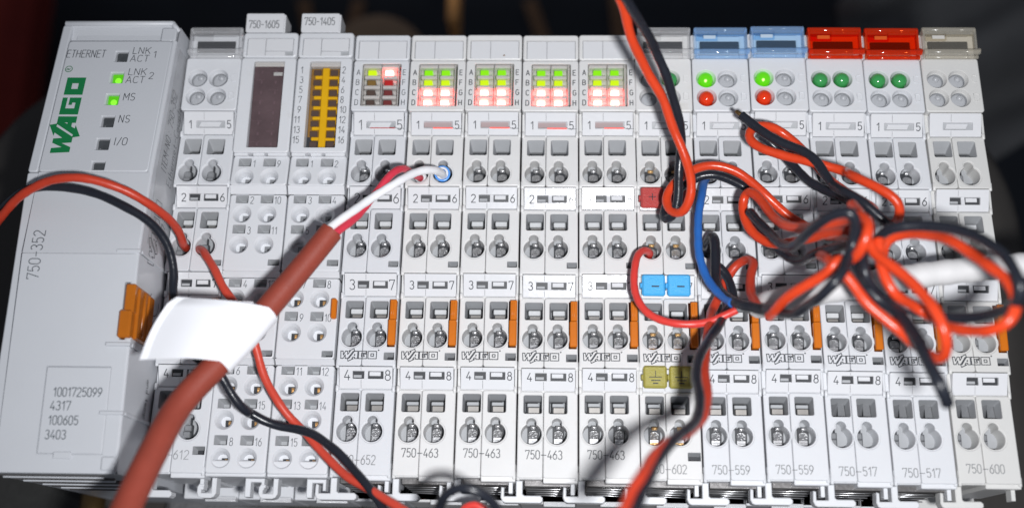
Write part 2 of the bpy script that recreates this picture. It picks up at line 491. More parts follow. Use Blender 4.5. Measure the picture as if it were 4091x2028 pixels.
def tube(mb, pts, r, n=14, mi=0, rf=None, cap=True):
    d0 = (pts[1] - pts[0]).normalized()
    u = d0.orthogonal().normalized()
    v = []; k = len(pts)
    for i, p in enumerate(pts):
        d = (pts[min(i + 1, k - 1)] - pts[max(i - 1, 0)]).normalized()
        u = (u - d * u.dot(d)).normalized(); w = d.cross(u)
        rad = r if rf is None else rf(i / (k - 1))
        v += [tuple(p + (u * math.cos(2 * math.pi * j / n) + w * math.sin(2 * math.pi * j / n)) * rad) for j in range(n)]
    F = []
    for i in range(k - 1): F += strip_faces(i * n, (i + 1) * n, n)
    mb.add(v, F, mi, True)
    if cap:
        mb.add(v[:n], [tuple(range(n))[::-1]], mi); mb.add(v[-n:], [tuple(range(n))], mi)


# ------------------------------------------------------------------ single-stroke lettering, as the printers of such labels draw it
def arc(cx, cy, rx, ry, a0, a1, n=7):
    return [(cx + rx * math.cos(math.radians(a0 + (a1 - a0) * i / n)), cy + ry * math.sin(math.radians(a0 + (a1 - a0) * i / n))) for i in range(n + 1)]


G = {
    '0': (.56, [arc(.26, .72, .25, .28, 0, 180) + arc(.26, .28, .25, .28, 180, 360) + [(.51, .72)]]),
    '1': (.42, [[(.04, .74), (.28, 1), (.28, 0)]]),
    '2': (.56, [arc(.26, .74, .25, .26, 165, -35, 9) + [(0, 0), (.53, 0)]]),
    '3': (.56, [arc(.25, .76, .23, .24, 150, -80, 8), arc(.25, .27, .26, .27, 85, -155, 9)]),
    '4': (.58, [[(.34, 1), (0, .27), (.55, .27)], [(.40, .5), (.40, 0)]]),
    '5': (.56, [[(.48, 1), (.08, 1), (.05, .54)] + arc(.26, .32, .25, .31, 125, -145, 10)]),
    '6': (.56, [[(.42, 1)] + [(.16, .68)] + arc(.26, .30, .25, .30, 160, 520, 14)]),
    '7': (.54, [[(0, .86), (0, 1), (.52, 1), (.18, 0)]]),
    '8': (.56, [arc(.26, .77, .21, .23, -90, 270, 14), arc(.26, .28, .26, .28, 90, 450, 14)]),
    '9': (.56, [[(.10, 0)] + [(.36, .32)] + arc(.26, .70, .25, .30, -20, 340, 14)]),
    '-': (.50, [[(.03, .45), (.45, .45)]]), '_': (.78, [[(.05, .46), (.70, .46)]]),
    ' ': (.35, []), '.': (.2, [[(.08, 0), (.08, .06)]]), ':': (.22, [[(.08, .1), (.08, .18)], [(.08, .55), (.08, .63)]]),
    '/': (.42, [[(0, -.05), (.36, 1.05)]]),
    'A': (.60, [[(0, 0), (.28, 1), (.56, 0)], [(.09, .32), (.47, .32)]]),
    'B': (.56, [[(0, 0), (0, 1)] + arc(.26, .76, .22, .24, 90, -90) + [(0, .52)], arc(.26, .26, .26, .26, 90, -90) + [(0, 0)]]),
    'C': (.56, [arc(.28, .70, .26, .30, 35, 180) + arc(.28, .30, .26, .30, 180, 325)]),
    'D': (.58, [[(0, 0), (0, 1)] + arc(.22, .68, .30, .32, 90, 0) + arc(.22, .32, .30, .32, 0, -90) + [(0, 0)]]),
    'E': (.52, [[(.46, 0), (0, 0), (0, 1), (.46, 1)], [(0, .52), (.40, .52)]]),
    'F': (.50, [[(0, 0), (0, 1), (.46, 1)], [(0, .52), (.38, .52)]]),
    'G': (.60, [arc(.28, .70, .26, .30, 35, 180) + arc(.28, .30, .26, .30, 180, 360) + [(.54, .48), (.34, .48)]]),
    'H': (.58, [[(0, 0), (0, 1)], [(.50, 0), (.50, 1)], [(0, .52), (.50, .52)]]),
    'I': (.22, [[(.06, 0), (.06, 1)]]),
    'K': (.56, [[(0, 0), (0, 1)], [(.50, 1), (0, .40)], [(.16, .60), (.52, 0)]]),
    'L': (.48, [[(0, 1), (0, 0), (.44, 0)]]),
    'M': (.68, [[(0, 0), (0, 1), (.30, .35), (.60, 1), (.60, 0)]]),
    'N': (.60, [[(0, 0), (0, 1), (.50, 0), (.50, 1)]]),
    'O': (.60, [arc(.27, .70, .26, .30, 0, 180) + arc(.27, .30, .26, .30, 180, 360) + [(.53, .70)]]),
    'P': (.54, [[(0, 0), (0, 1)] + arc(.24, .74, .24, .26, 90, -90) + [(0, .48)]]),
    'R': (.56, [[(0, 0), (0, 1)] + arc(.24, .76, .24, .24, 90, -90) + [(0, .52)], [(.24, .52), (.50, 0)]]),
    'S': (.54, [arc(.25, .75, .23, .25, 35, 270, 8) + arc(.25, .25, .24, .25, 90, -145, 8)]),
    'T': (.52, [[(.24, 0), (.24, 1)], [(0, 1), (.48, 1)]]),
    'V': (.56, [[(0, 1), (.26, 0), (.52, 1)]]),
    'a': (.48, [arc(.20, .22, .20, .22, 0, 360, 10), [(.40, .44), (.40, 0)]]),
    'd': (.48, [arc(.20, .22, .20, .22, 0, 360, 10), [(.40, 1), (.40, 0)]]),
    'e': (.48, [[(0, .24), (.40, .24)] + arc(.20, .24, .20, .22, 0, 300, 9)]),
    'h': (.46, [[(0, 0), (0, 1)], [(0, .28)] + arc(.18, .28, .18, .18, 180, 0, 5) + [(.36, 0)]]),
    'l': (.20, [[(.04, 1), (.04, 0)]]),
    'm': (.70, [[(0, 0), (0, .46)], [(0, .28)] + arc(.15, .30, .15, .16, 180, 0, 5) + [(.30, 0)], [(.30, .30)] + arc(.45, .30, .15, .16, 180, 0, 5) + [(.60, 0)]]),
    'n': (.46, [[(0, 0), (0, .46)], [(0, .28)] + arc(.18, .28, .18, .18, 180, 0, 5) + [(.36, 0)]]),
    'o': (.48, [arc(.20, .22, .20, .22, 0, 360, 10)]),
    'p': (.48, [arc(.20, .22, .20, .22, 0, 360, 10), [(0, .44), (0, -.25)]]),
    'r': (.34, [[(0, 0), (0, .46)], [(0, .28)] + arc(.18, .28, .18, .18, 180, 50, 4)]),
    's': (.40, [[(.32, .40), (.10, .44), (.02, .34), (.30, .16), (.22, .02), (0, .05)]]),
    't': (.34, [[(.12, .8), (.12, .06), (.26, 0)], [(0, .46), (.28, .46)]]),
    'u': (.46, [[(0, .46), (0, .18)] + arc(.18, .18, .18, .18, 180, 360, 5) + [(.36, .46)], [(.36, .2), (.36, 0)]]),
}


def stroke(mb, pts, w, fr, mi=0):
    """flat ribbon with round joints along 2D points; fr maps (u,v)->3D"""
    for a, b in zip(pts[:-1], pts[1:]):
        dx, dy = b[0] - a[0], b[1] - a[1]; L = math.hypot(dx, dy)
        if L < 1e-5: continue
        nx, ny = -dy / L * w / 2, dx / L * w / 2
        ex, ey = dx / L * w * .25, dy / L * w * .25
        q = [(a[0] - ex + nx, a[1] - ey + ny), (a[0] - ex - nx, a[1] - ey - ny), (b[0] + ex - nx, b[1] + ey - ny), (b[0] + ex + nx, b[1] + ey + ny)]
        mb.add([fr(*p) for p in q], [(0, 1, 2, 3)], mi)


def frame(o, u, v, lift=0.03):
    o, u, v = Vector(o), Vector(u).normalized(), Vector(v)
    n = u.cross(v).normalized(); v = v.normalized()
    return lambda a, b: tuple(o + u * a + v * b + n * lift)


def text_width(t, h, cond=1.0, gap=.14):
    return sum((G[c][0] + gap) * h * cond for c in t) - gap * h * cond


def write(mb, t, h, fr, w=.13, cond=1.0, gap=.14, slant=0.0, x0=0.0, mi=0, y0=0.0):
    x = x0
    for c in t:
        adv, strokes = G[c]
        for s in strokes:
            stroke(mb, [(x + (p[0] * cond + p[1] * slant) * h, y0 + p[1] * h) for p in s], w, fr, mi)
        x += (adv + gap) * h * cond
    return x


LOGO = {
    'W': [(0, 1), (.30, 1), (.36, .46), (.62, 1), (.88, 1), (.92, .54), (1.24, 1), (1.04, 1.02), (1.72, 1.36), (1.80, .96), (1.62, .98), (.98, 0), (.64, 0), (.60, .50), (.36, 0), (.06, 0)],
    'A': [(2.24, 1), (1.78, 1), (1.12, .02), (.94, .04), (1.02, -.36), (1.70, -.02), (1.50, 0), (1.62, .20), (1.84, .20), (1.84, 0), (2.24, 0)],
    'Ah': [(1.78, .44), (1.86, .44), (1.86, .60)],
    'G': [(2.36, 0), (3.42, 0), (3.42, .62), (2.96, .62), (2.96, .44), (3.10, .44), (3.10, .27), (2.74, .27), (2.74, .74), (3.42, .74), (3.42, 1), (2.36, 1)],
    'O': [(3.60, 0), (4.70, 0), (4.70, 1), (3.60, 1)],
    'Oh': [(3.97, .33), (4.33, .33), (4.33, .67), (3.97, .67)],
}


def logo_outline(mb, fr, h, w=.11):
    for k, poly in LOGO.items():
        pts = [(x * h, y * h) for x, y in poly]
        stroke(mb, pts + [pts[0]], w, fr)


def logo_filled(mb, fr, h):
    def f2(outer, holes):
        loops = [outer] + holes; vs = []; es = []
        for L in loops:
            b = len(vs); vs += [Vector(p) for p in L]; es += [(b + i, b + (i + 1) % len(L)) for i in range(len(L))]
        ov, _, of, *_ = delaunay_2d_cdt(vs, es, [], 0, 1e-5)
        for f in of:
            c = (sum(ov[i].x for i in f) / 3, sum(ov[i].y for i in f) / 3)
            if inside(c, outer) and not any(inside(c, q) for q in holes):
                mb.add([fr(ov[i].x * h, ov[i].y * h) for i in f], [(0, 1, 2)])
    f2(LOGO['W'], []); f2(LOGO['A'], [LOGO['Ah']]); f2(LOGO['G'], []); f2(LOGO['O'], [LOGO['Oh']])


# ------------------------------------------------------------------ the bus modules (local millimetres: x 0..12, y 0..94 up the face, z towards the viewer)
def lin(y0, z0, y1, z1):
    return lambda y: z0 + (z1 - z0) * (y - y0) / (y1 - y0)


BLK = [(58.95, 70.65), (40.4, 54.35), (21.3, 35.75), (-0.1, 16.85)]
STR = [(70.75, 75.5, 72.85), (54.45, 58.85, 56.55), (35.85, 40.3, 38.1), (16.95, 21.2, 19.6)]
KEYY = [61.75, 45.75, 27.2, 8.45]
SQY = [66.05, 49.85, 31.15, 12.45]
KX = (2.85, 7.82)
BZ = [lin(a, .8, b, -.75) for a, b in BLK]


def sq_well(x0, y0, x1, y1, k=0):
    a = rr(x0 - .1, y0 - .1, x1 + .1, y1 + .1, .42)
    b = rr(x0, y0, x1, y1, .34)
    if k == 0:
        c = rr(x0 + .5, y0 + .10, x1 - .42, y1 - 1.75, .2); z = -3.0
    else:
        c = rr(x0 + .28, y0 + .08, x1 - .25, y1 - .75, .2); z = -3.2
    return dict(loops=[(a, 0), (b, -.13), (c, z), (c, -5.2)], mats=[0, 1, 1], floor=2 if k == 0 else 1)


def key_well(cx, cy):
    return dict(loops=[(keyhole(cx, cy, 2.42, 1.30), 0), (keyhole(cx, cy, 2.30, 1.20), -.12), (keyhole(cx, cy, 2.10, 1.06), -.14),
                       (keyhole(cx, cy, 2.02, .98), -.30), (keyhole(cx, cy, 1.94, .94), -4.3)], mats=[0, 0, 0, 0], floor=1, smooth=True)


def split_blocks(mb, i, right_holes=(), x_right=11.92):
    y0, y1 = BLK[i]
    for s in (0, 1):
        hs = [key_well(KX[s], KEYY[i])]
        x0 = (1.25, 6.2)[s]
        hs.append(sq_well(x0, SQY[i], x0 + 3.63, SQY[i] + 3.65, i))
        if s: hs += list(right_holes)
        plate(mb, (.17, 5.22)[s], y0, (5.13, x_right - .09)[s], y1, BZ[i], hs, ch=.20, r=.25, depth=8.3)
    # knobs at the lower corners, where the blocks hold the marker strips
    for x in (11.62, .42):
        bar(mb, (x, y0 + 1.3, .35), (x, y0 - .45, .25), .36)
        bar(mb, (x, y1 + .75, -.55), (x, y1 - .6, -.65), .34)


def slot_hole(x0, y0, x1, y1, d=-2.2):
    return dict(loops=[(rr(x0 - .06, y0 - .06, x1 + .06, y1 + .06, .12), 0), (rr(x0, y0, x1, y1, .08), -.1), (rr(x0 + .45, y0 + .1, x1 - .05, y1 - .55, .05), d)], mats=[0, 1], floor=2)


def base_box(mb):
    rbox(mb, .1, .6, -58, 11.9, 93.2, -8.15, .1)
    for a, b, c in STR:
        rbox(mb, .10, a - .35, -8.2, 11.9, b + .35, -1.35, .12)
        rbox(mb, 11.46, a - .2, -4, 11.93, b + .2, -.42, .12)
    # underside: two halves of unequal length, and the deeper foot
    rbox(mb, .10, -.28, -22, 5.12, 2.5, .28, .12)
    rbox(mb, 5.22, -.98, -22, 11.90, 2.5, .18, .16)
    rbox(mb, .10, -3.0, -44, 11.9, 2.4, -26, .2)


def make_housing(kind):
    mb = MB()
    orange = kind['tab']
    for i in range(4):
        rh = []
        if i == 2:
            if orange: rh.append(dict(loops=[(rr(10.02, 25.15, 11.78, 34.95, .1), 0), (rr(10.05, 25.2, 11.75, 34.9, .08), -.1), (rr(10.1, 25.2, 11.75, 34.9, .05), -3)], mats=[0, 3], floor=3))
            rh.append(slot_hole(9.55, 22.55, 11.7, 24.05))
        if i == 1: rh.append(slot_hole(9.6, 41.6, 11.7, 42.85))
        if i == 3 and kind.get('lowslot'): rh.append(slot_hole(9.2, 3.5, 11.7, 5.1))
        split_blocks(mb, i, rh)
    base_box(mb)
    if kind['top'] == 'window':
        zf = lin(75.6, .75, 87.6, -.35)
        win = rr(2.0, 76.75, 10.25, 86.85, .25)
        wout = rr(1.9, 76.65, 10.35, 86.95, .3)
        plate(mb, .08, 75.6, 11.92, 87.65, zf, [dict(loops=[(wout, 0), (win, -.15), (rr(2.02, 76.8, 10.22, 86.8, .2), -2.4)], mats=[0, 4], floor=4)], depth=8.3)
        zt = lin(87.7, -.35, 93.8, -.6)
        fl = rr(.85, 87.95, 11.3, 92.4, .1)
        plate(mb, .08, 87.75, 11.92, 93.8, zt, [dict(loops=[(fl, 0), (rr(.87, 87.97, 11.28, 92.38, .08), -.55)], mats=[0], floor=1)], ch=.3, r=.35, depth=8.3)
        rbox(mb, .1, 93.0, -58, 11.9, 93.75, -1.6, .1)
    else:
        zf = lin(75.6, .85, 88.1, -.15)
        hs = []
        for s, (cx, cy) in enumerate(((2.95, 83.25), (7.4, 83.25), (2.95, 78.85), (7.4, 78.85))):
            hs.append(dict(loops=[(circ(cx, cy, 2.14), 0), (circ(cx, cy, 2.06), -.10), (circ(cx, cy, 1.78), -1.0), (circ(cx, cy, 1.66), -1.25), (circ(cx, cy, 1.62), -2.0)], mats=[0, 0, 0, 1], floor=1, smooth=True))
        plate(mb, .08, 75.6, 11.92, 88.1, zf, hs, ch=.25, r=.3, depth=8.3)
        rbox(mb, .12, 88.0, -58, 11.8, 94.2, -1.3, .25)
        rbox(mb, .5, 88.3, -2, 1.9, 93.6, -.55, .2); rbox(mb, 10.2, 88.3, -2, 11.5, 93.6, -.55, .2)
        rbox(mb, .5, 92.3, -2, 11.5, 93.5, -.6, .2)
        # embossed letters beside the indicator wells
        e = frame((10.15, 82.5, zf(83)), (1, 0, 0), (0, 1, -.08), .04)
        for t, y in (('C', 82.4), ('D', 78.1)):
            fr = frame((10.15, y, zf(y)), (1, 0, 0), (0, 1, -.08), .0)
            for s in G[t][1]:
                q = [fr(p[0] * 2.0, p[1] * 1.75) for p in s]
                tube(mb, [Vector(a) for a in q], .09, 6)
    return mb.mesh('housing', [kind['plastic'], WELL, DARK, MAROON_P, FROST])


def make_strip(i, dark_slot=True, glow=False, fillr=False):
    a, b, c = STR[i]
    zf = lin(a, -.95, b, .55)
    mb = MB()
    h = .74
    sl = rr(3.45, c - h, 9.6, c + h, .08)
    holes = [dict(loops=[(sl, 0), (rr(3.47, c - h + .02, 9.58, c + h - .02, .06), -.55)], mats=[0], floor=1 if dark_slot else 2),
             dict(loops=[(rr(5.10, c + h + .15, 5.17, b - .22, .01, 1), 0), (rr(5.11, c + h + .16, 5.16, b - .23, .01, 1), -.2)], floor=1),
             dict(loops=[(rr(5.10, a + .22, 5.17, c - h - .15, .01, 1), 0), (rr(5.11, a + .23, 5.16, c - h - .16, .01, 1), -.2)], floor=1)]
    plate(mb, .78, a + .05, 11.36, b - .05, zf, holes, ch=.1, r=.12, depth=1.9)
    z = zf(c)
    if dark_slot:
        rbox(mb, 5.75, c - h - .1, z - .6, 6.5, c + h + .1, z - .06, .05, 0)
        rbox(mb, 6.75, c - .15, z - .58, 9.0, c + h - .08, z - .22, .05, 0)
        rbox(mb, 3.6, c - .5, z - .58, 5.2, c + .05, z - .35, .05, 2)
    elif not glow:
        prism(mb, [(3.9, c - h + .25), (8.2, c - h + .25), (8.7, c + h - .15), (4.4, c + h - .15)], z - .58, z - .25, 0, .05)
    me = mb.mesh('marker_strip', [MARK, DARK, WELL])
    return me


def strip_text(i, a, b, big=False, lift=.035):
    y0, y1, c = STR[i]
    zf = lin(y0, -.95, y1, .55)
    mb = MB()
    h = 2.0 if big else 1.62
    slope = (.55 + .95) / (y1 - y0)
    for t, x in ((a, 2.35), (b, 10.45)):
        yb = c - h / 2
        fr = frame((x - .26 * h, yb, zf(yb)), (1, 0, 0), (0, 1, slope), lift)
        write(mb, t, h, fr, .17)
    return mb.mesh('number', [INK])


def make_contact(brass=False, row=0):
    mb = MB()
    mb.add([(-1.12, 1.9, -3.7), (-1.12, -1.95, -3.7), (1.15, -1.95, -3.7), (1.25, 1.9, -3.7)], [(0, 1, 2, 3)], 3)  # dark sheet painted as the shade behind the clamp
    # rounded spring tongue, leaning out towards its lower edge
    pts = [(-.92, -.5), (.95, -.5), (1.0, .2)] + arc(.02, .45, .93, .72, 0, 180, 8)
    zt = lambda y: -3.05 - .34 * (y + .5)
    k = len(pts)
    v = [(x, y, zt(y)) for x, y in pts] + [(x * .88, y * .88, zt(y) + .12) for x, y in pts]
    mb.add(v, strip_faces(0, k, k) + [tuple(range(k, 2 * k))], 0)
    mb.add([(-.86, -.5, -3.0), (.86, -.5, -3.0), (.86, -.62, -3.5), (-.86, -.62, -3.5)], [(3, 2, 1, 0)], 0)
    # flat clamp face and bright lower lip
    if row != 0:
        rbox(mb, -.86, -1.15, -4.2, .82, -.6, -3.35, .04, 1)
        rbox(mb, -.90, -1.78, -4.2, .80, -1.17, -3.1, .08, 2 if brass else 1)
    else:
        rbox(mb, -.80, -1.0, -4.4, .80, -.62, -3.7, .05, 1)
    # wire-stop pin in the keyhole neck
    bar(mb, (-.55, 1.55, -2.7), (.55, 1.55, -2.7), .34, 10, 1 if not brass else 2)
    return mb.mesh('clamp_spring', [METAL, STEEL, BRASS, DARK])


BARM = mat('light_clamp_edge', (.58, .59, .60), .25, mottle=.1, mscale=600, bump=.3, bscale=1200)
CLAMPG = mat('brownish_clamp_metal', (.30, .285, .27), .42, metal=.7, mottle=.25, mscale=500)


def make_bar(row):
    mb = MB()
    if row == 2:
        rbox(mb, -1.22, .55, -4.8, 1.18, 1.25, -2.6, .12, 3)
        rbox(mb, -1.05, -.95, -4.8, 1.22, .46, -2.7, .10, 1)
        rbox(mb, -1.30, -.97, -4.9, -1.10, 1.3, -3.1, .02, 2)
        return mb.mesh('clamp_edge', [BARM, CLAMPG, DARK, WELL])
    if row == 0:
        rbox(mb, -.95, -.38, -4.8, 1.0, .22, -2.2, .12)
        rbox(mb, -1.25, .26, -5, 1.2, .50, -2.7, .02, 2)
    else:
        rbox(mb, -1.22, .30, -4.8, 1.18, 1.32, -2.45, .14)
        rbox(mb, -1.0, -.95, -4.8, 1.18, .22, -3.1, .08, 1)
        rbox(mb, -1.30, -.97, -4.9, -1.06, 1.3, -3.3, .02, 2)
    return mb.mesh('clamp_edge', [BARM, CLAMPG, DARK])


LT = MB()
rbox(LT, -1.75, -1.35, -4.3, -.42, -.12, -2.7, .12, 0)
rbox(LT, -1.75, .0, -4.3, -.34, 1.25, -2.95, .2, 0)
rbox(LT, -.42, -1.8, -4.28, -.12, 1.3, -3.7, .02, 1)
rbox(LT, -1.8, -.16, -4.28, -.4, .02, -3.8, .02, 1)
rbox(LT, -.7, 1.1, -4.25, -.45, 2.7, -3.6, .02, 1)
LATCH_ME = LT.mesh('inner_latch', [SHADEW, DARK])
WG = MB()
WG.add([(-1.45, -1.6, -3.0), (.05, -1.6, -4.6), (.05, 1.2, -2.6), (-1.45, 1.0, -4.8), (.10, -1.6, -3.6), (1.45, -1.6, -2.8), (1.45, 1.1, -3.6), (.10, 1.2, -3.0)], [(0, 1, 2), (0, 2, 3), (4, 5, 6, 7)], 0)
rbox(WG, .03, -1.65, -4.9, .12, 1.25, -3.2, .01, 1)
WEDGE_ME = WG.mesh('inner_wedge', [SHADEW, DARK])

TAB = MB()
rbox(TAB, 10.42, 30.75, -3, 11.74, 34.75, .95, .12)
rbox(TAB, 10.22, 25.45, -3, 11.74, 30.65, 1.35, .2)
for dx in (10.75, 11.15): bar(TAB, (dx, 31.2, .93), (dx, 34.3, .90), .09, 6)
TAB_ME = TAB.mesh('release_lever', [ORANGE_P])

FOOT = MB()
ft = [(0.0, -.4), (0.0, -3.35), (-2.3, -3.35), (-2.3, -1.75), (-2.85, -1.6), (-2.95, -3.6), (-2.6, -4.35), (-2.1, -4.6), (4.7, -4.6), (5.15, -4.2), (5.15, -3.6), (4.7, -3.2), (1.6, -3.2), (1.25, -2.9), (1.25, -.4)]
prism(FOOT, [(x, y) for x, y in ft], -4.6, -1.6, 0, .16)
rbox(FOOT, 10.55, -3.0, -4.6, 11.35, -.3, -1.8, .1)
FOOT_ME = FOOT.mesh('latch_foot', [P])
FOOTW_ME = FOOT.mesh('latch_foot', [P_WARM])

RIB = MB()
for k in range(17):
    x = 5.4 + k * .38
    v = [(x, -3.55, -24.2), (x + .2, -3.55, -24.2), (x + .42, -2.9, -24.2), (x + .22, -2.9, -24.2)]
    RIB.add(v + [(a, b, -26.2) for a, b, c in v], [(0, 1, 2, 3), (0, 4, 5, 1), (1, 5, 6, 2), (3, 2, 6, 7), (0, 3, 7, 4)], 0)
rbox(RIB, 5.2, -3.6, -26.3, 11.8, -2.6, -24.6, .05)
RIB_ME = RIB.mesh('ribbed_edge', [MARK])

PL = MB()
rbox(PL, 1.6, -1.35, -23.5, 11.2, .4, -3.2, .1)
rbox(PL, .10, -2.7, -44, 11.9, 2.4, -26, .2)
for q in range(5): bar(PL, (1.9, -1.4 - .05 * q, -6 - q * 3.3), (10.8, -1.1 - .22 * q, -4.8 - q * 3.4), .12, 6, 1)
PL_ME = PL.mesh('contact_plate', [UNDER, STEEL])


def make_cap(m):
    mb = MB()
    bar(mb, (.5, 89.0, 1.15), (12.15, 89.0, 1.15), .62, 14)
    bar(mb, (.9, 88.15, .35), (11.9, 88.15, .35), .42, 12)
    bar(mb, (.6, 94.55, .15), (11.9, 94.55, .15), .55, 14)
    rbox(mb, .9, 93.35, -.5, 5.5, 94.1, .55, .1)
    rbox(mb, 5.6, 93.35, -.6, 11.6, 94.1, .3, .1)
    rbox(mb, 1.15, 89.4, .40, 11.3, 93.3, .60, .05, 1)
    rbox(mb, .95, 91.9, .1, 5.6, 93.4, .72, .12, 1)
    rbox(mb, .6, 88.3, -1.2, 1.1, 94.6, .95, .14)
    rbox(mb, 11.35, 88.3, -1.2, 11.85, 94.6, .75, .14)
    bar(mb, (12.0, 89.5, 1.2), (12.0, 89.7, -.4), .42, 10)
    thin = {CLEAR: CLEAR_THIN, CLEAR_OLD: CLEAR_OLD_THIN, BLUE_T: BLUE_T_THIN, RED_T: RED_T_THIN}[m]
    return mb.mesh('hinged_cover', [m, thin])


SL = MB()
rbox(SL, 2.0, 89.75, -1.28, 10.2, 92.15, -.45, .05)
rbox(SL, 2.5, 90.25, -.44, 9.9, 90.95, -.25, .08, 1)
SLOT_ME = SL.mesh('marker_slot', [DARK, RAILM])
WP = MB()
rbox(WP, 2.6, 92.25, .58, 5.2, 93.05, .70, .05)
WPL_ME = WP.mesh('cover_tab', [MARK])

STRIPS = {}


def strip_mesh(i, ds, glow=False):
    k = (i, ds, glow)
    if k not in STRIPS: STRIPS[k] = make_strip(i, ds, glow)
    return STRIPS[k]


CONTACTS = {(b, r): make_contact(b, r) for b in (False, True) for r in (0, 1)}
BARS = [make_bar(0), make_bar(1), make_bar(2)]
KINDS_ = {}


def printed(root, text, x, y, h, ink, w=.15, target=7.1, lift=.03):
    zf = BZ[3]
    mb = MB()
    cond = target / text_width(text, h)
    slope = (zf(y + 1) - zf(y))
    fr = frame((x, y, zf(y)), (1, 0, 0), (0, 1, slope), lift)
    write(mb, text, h, fr, w, cond)
    return mb.build('printed_type_number', [ink], root)


def printed_logo(root, h=1.52, x=.95, y=22.72, ring=True, w=.165, ink=None):
    zf = BZ[2]
    mb = MB()
    fr = frame((x, y, zf(y)), (1, 0, 0), (0, 1, zf(1) - zf(0)), .03)
    logo_outline(mb, fr, h, w)
    if ring: stroke(mb, [(x_ + 4.95 * h, y_ + 1.16 * h) for x_, y_ in circ(0, 0, .10, 10)] + [(4.95 * h + .10, 1.16 * h)], .11, fr)
    return mb.build('printed_logo', [ink or INK], root)


def std_module(X0, label, cat, group, top, plastic, text, ty, th, ink, numbers=True, contacts=(1, 1, 1, 1), brass=False,
               tab=True, lowslot=False, cover=None, leds=None, big=False, glow=False, logo=True, foot=True, dark_under=True, slot1=None):
    root = empty('bus_module', (X0, 0, 0), label, cat, group)
    key = (top, plastic.name, tab, lowslot)
    if key not in KINDS_: KINDS_[key] = make_housing(dict(top=top, plastic=plastic, tab=tab, lowslot=lowslot))
    obj('housing', KINDS_[key], root)
    for i in range(4):
        ds = i > 0
        st = obj('marker_strip', strip_mesh(i, ds, glow), root)
        if numbers:
            obj('number', strip_text(i, str(i + 1), str(i + 5), big), st)
    kind_ok = True
    for i in range(4):
        for s in (0, 1):
            if contacts[i]:
                c = obj('clamp_spring', CONTACTS[(brass, 0 if i == 0 else 1)], root, (KX[s] + .3, KEYY[i] + .1, BZ[i](KEYY[i]) - .35))
            if contacts[i] or (i < 3 and kind_ok):
                obj('clamp_edge', BARS[(0, 1, 1, 2)[i]], root, ((3.15, 8.1)[s], SQY[i] + (.75 if i == 0 else 1.15), BZ[i](SQY[i])))
            else:
                obj('inner_wedge', WEDGE_ME, root, ((3.06, 8.01)[s], SQY[i] + 1.8, BZ[i](SQY[i])))
            if not contacts[i]: obj('inner_latch', LATCH_ME, root, (KX[s], KEYY[i], BZ[i](KEYY[i])))
    if tab: obj('release_lever', TAB_ME, root)
    if foot: obj('latch_foot', FOOTW_ME if plastic is P_WARM else FOOT_ME, root)
    obj('ribbed_edge', RIB_ME, root)
    if dark_under: obj('contact_plate', PL_ME, root)
    if text: printed(root, text, 1.8, ty, th, ink)
    if logo: printed_logo(root, ink=INK)
    if top == 'window':
        window_parts(root, leds, glow)
    else:
        dome_parts(root, leds)
        obj('marker_slot', SLOT_ME, root)
        cv = obj('hinged_cover', make_cap(cover), root)
        if cover is not CLEAR: obj('cover_tab', WPL_ME, cv)
    return root


def window_parts(root, leds, glow):
    # blank carrier in two halves
    for x0, x1 in ((.98, 5.12), (5.2, 11.18)):
        mb = MB(); plate(mb, x0, 88.08, x1, 92.28, lin(88, -.55, 92.3, -.70), ch=.06, r=.05, depth=1.2)
        mb.build('blank_marker_carrier', [MARK], root)
    w = MB()
    zf = lin(76.8, .55, 86.8, -.4)
    for x0, x1 in ((2.1, 6.0), (6.1, 9.55)):
        for y in (78.75, 81.15, 83.55):
            rbox(w, x0 + .35, y, -2, x1 - .1, y + .75, zf(y) - .55, .12)
        rbox(w, x0, 86.0, -2.2, x1, 86.75, zf(86.5) - .25, .15)
        rbox(w, x0, 76.9, -2.2, x0 + .18, 86.2, zf(84) - .3, .06)
    rbox(w, 9.6, 76.9, -2.2, 9.85, 86.6, zf(84) - .05, .1)
    rbox(w, 2.05, 76.85, -2.2, 9.9, 77.05, zf(77) - .2, .06)
    w.build('window_frame', [FROST], root)
    y = [84.85, 82.45, 80.05, 77.65]
    for i in range(8):
        cx = (4.0, 7.65)[i // 4]; cy = y[i % 4]
        mb = MB(); z = zf(cy)
        rbox(mb, cx - .88, cy - .70, -2.2, cx + .88, cy + .70, z - .55, .12)
        mb.build('indicator_light', [leds[i]], root)
    mb = MB()
    big = glow is False
    for i, t in enumerate('ABCD'):
        write(mb, t, 1.25 if big else 1.2, frame((.85, y[i] - .75, zf(y[i]) + .22), (1, 0, 0), (0, 1, -.09), .03), .12 if big else .16)
    for i, t in enumerate('EFGH'):
        write(mb, t, 1.25 if big else 1.2, frame((10.75, y[i] - .75, zf(y[i]) + .22), (1, 0, 0), (0, 1, -.09), .03), .12 if big else .16)
    mb.build('indicator_letters', [INK], root)
    a, b, c = STR[0]
    z = lin(a, -.95, b, .55)(c)
    mb = MB(); rbox(mb, 3.5, c - .42, z - .62, 9.3, c + .7, z - .3, .05)
    f = mb.build('slot_filler', [GLOW_DIM if glow else WELL], root)
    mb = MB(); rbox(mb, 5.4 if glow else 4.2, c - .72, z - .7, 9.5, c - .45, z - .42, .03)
    mb.build('slot_glow_bar', [GLOW if glow else LED_R2], root)  # self-lit bar added as the red glow leaking from the indicators
    mb = MB()
    stroke(mb, [(9.3, c - .35), (9.9, c - .72), (11.9, c - .74)], .09, lambda x, yy: (x, yy, lin(a, -.95, b, .55)(yy) + .03))
    mb.build('cut_line', [INK], root)


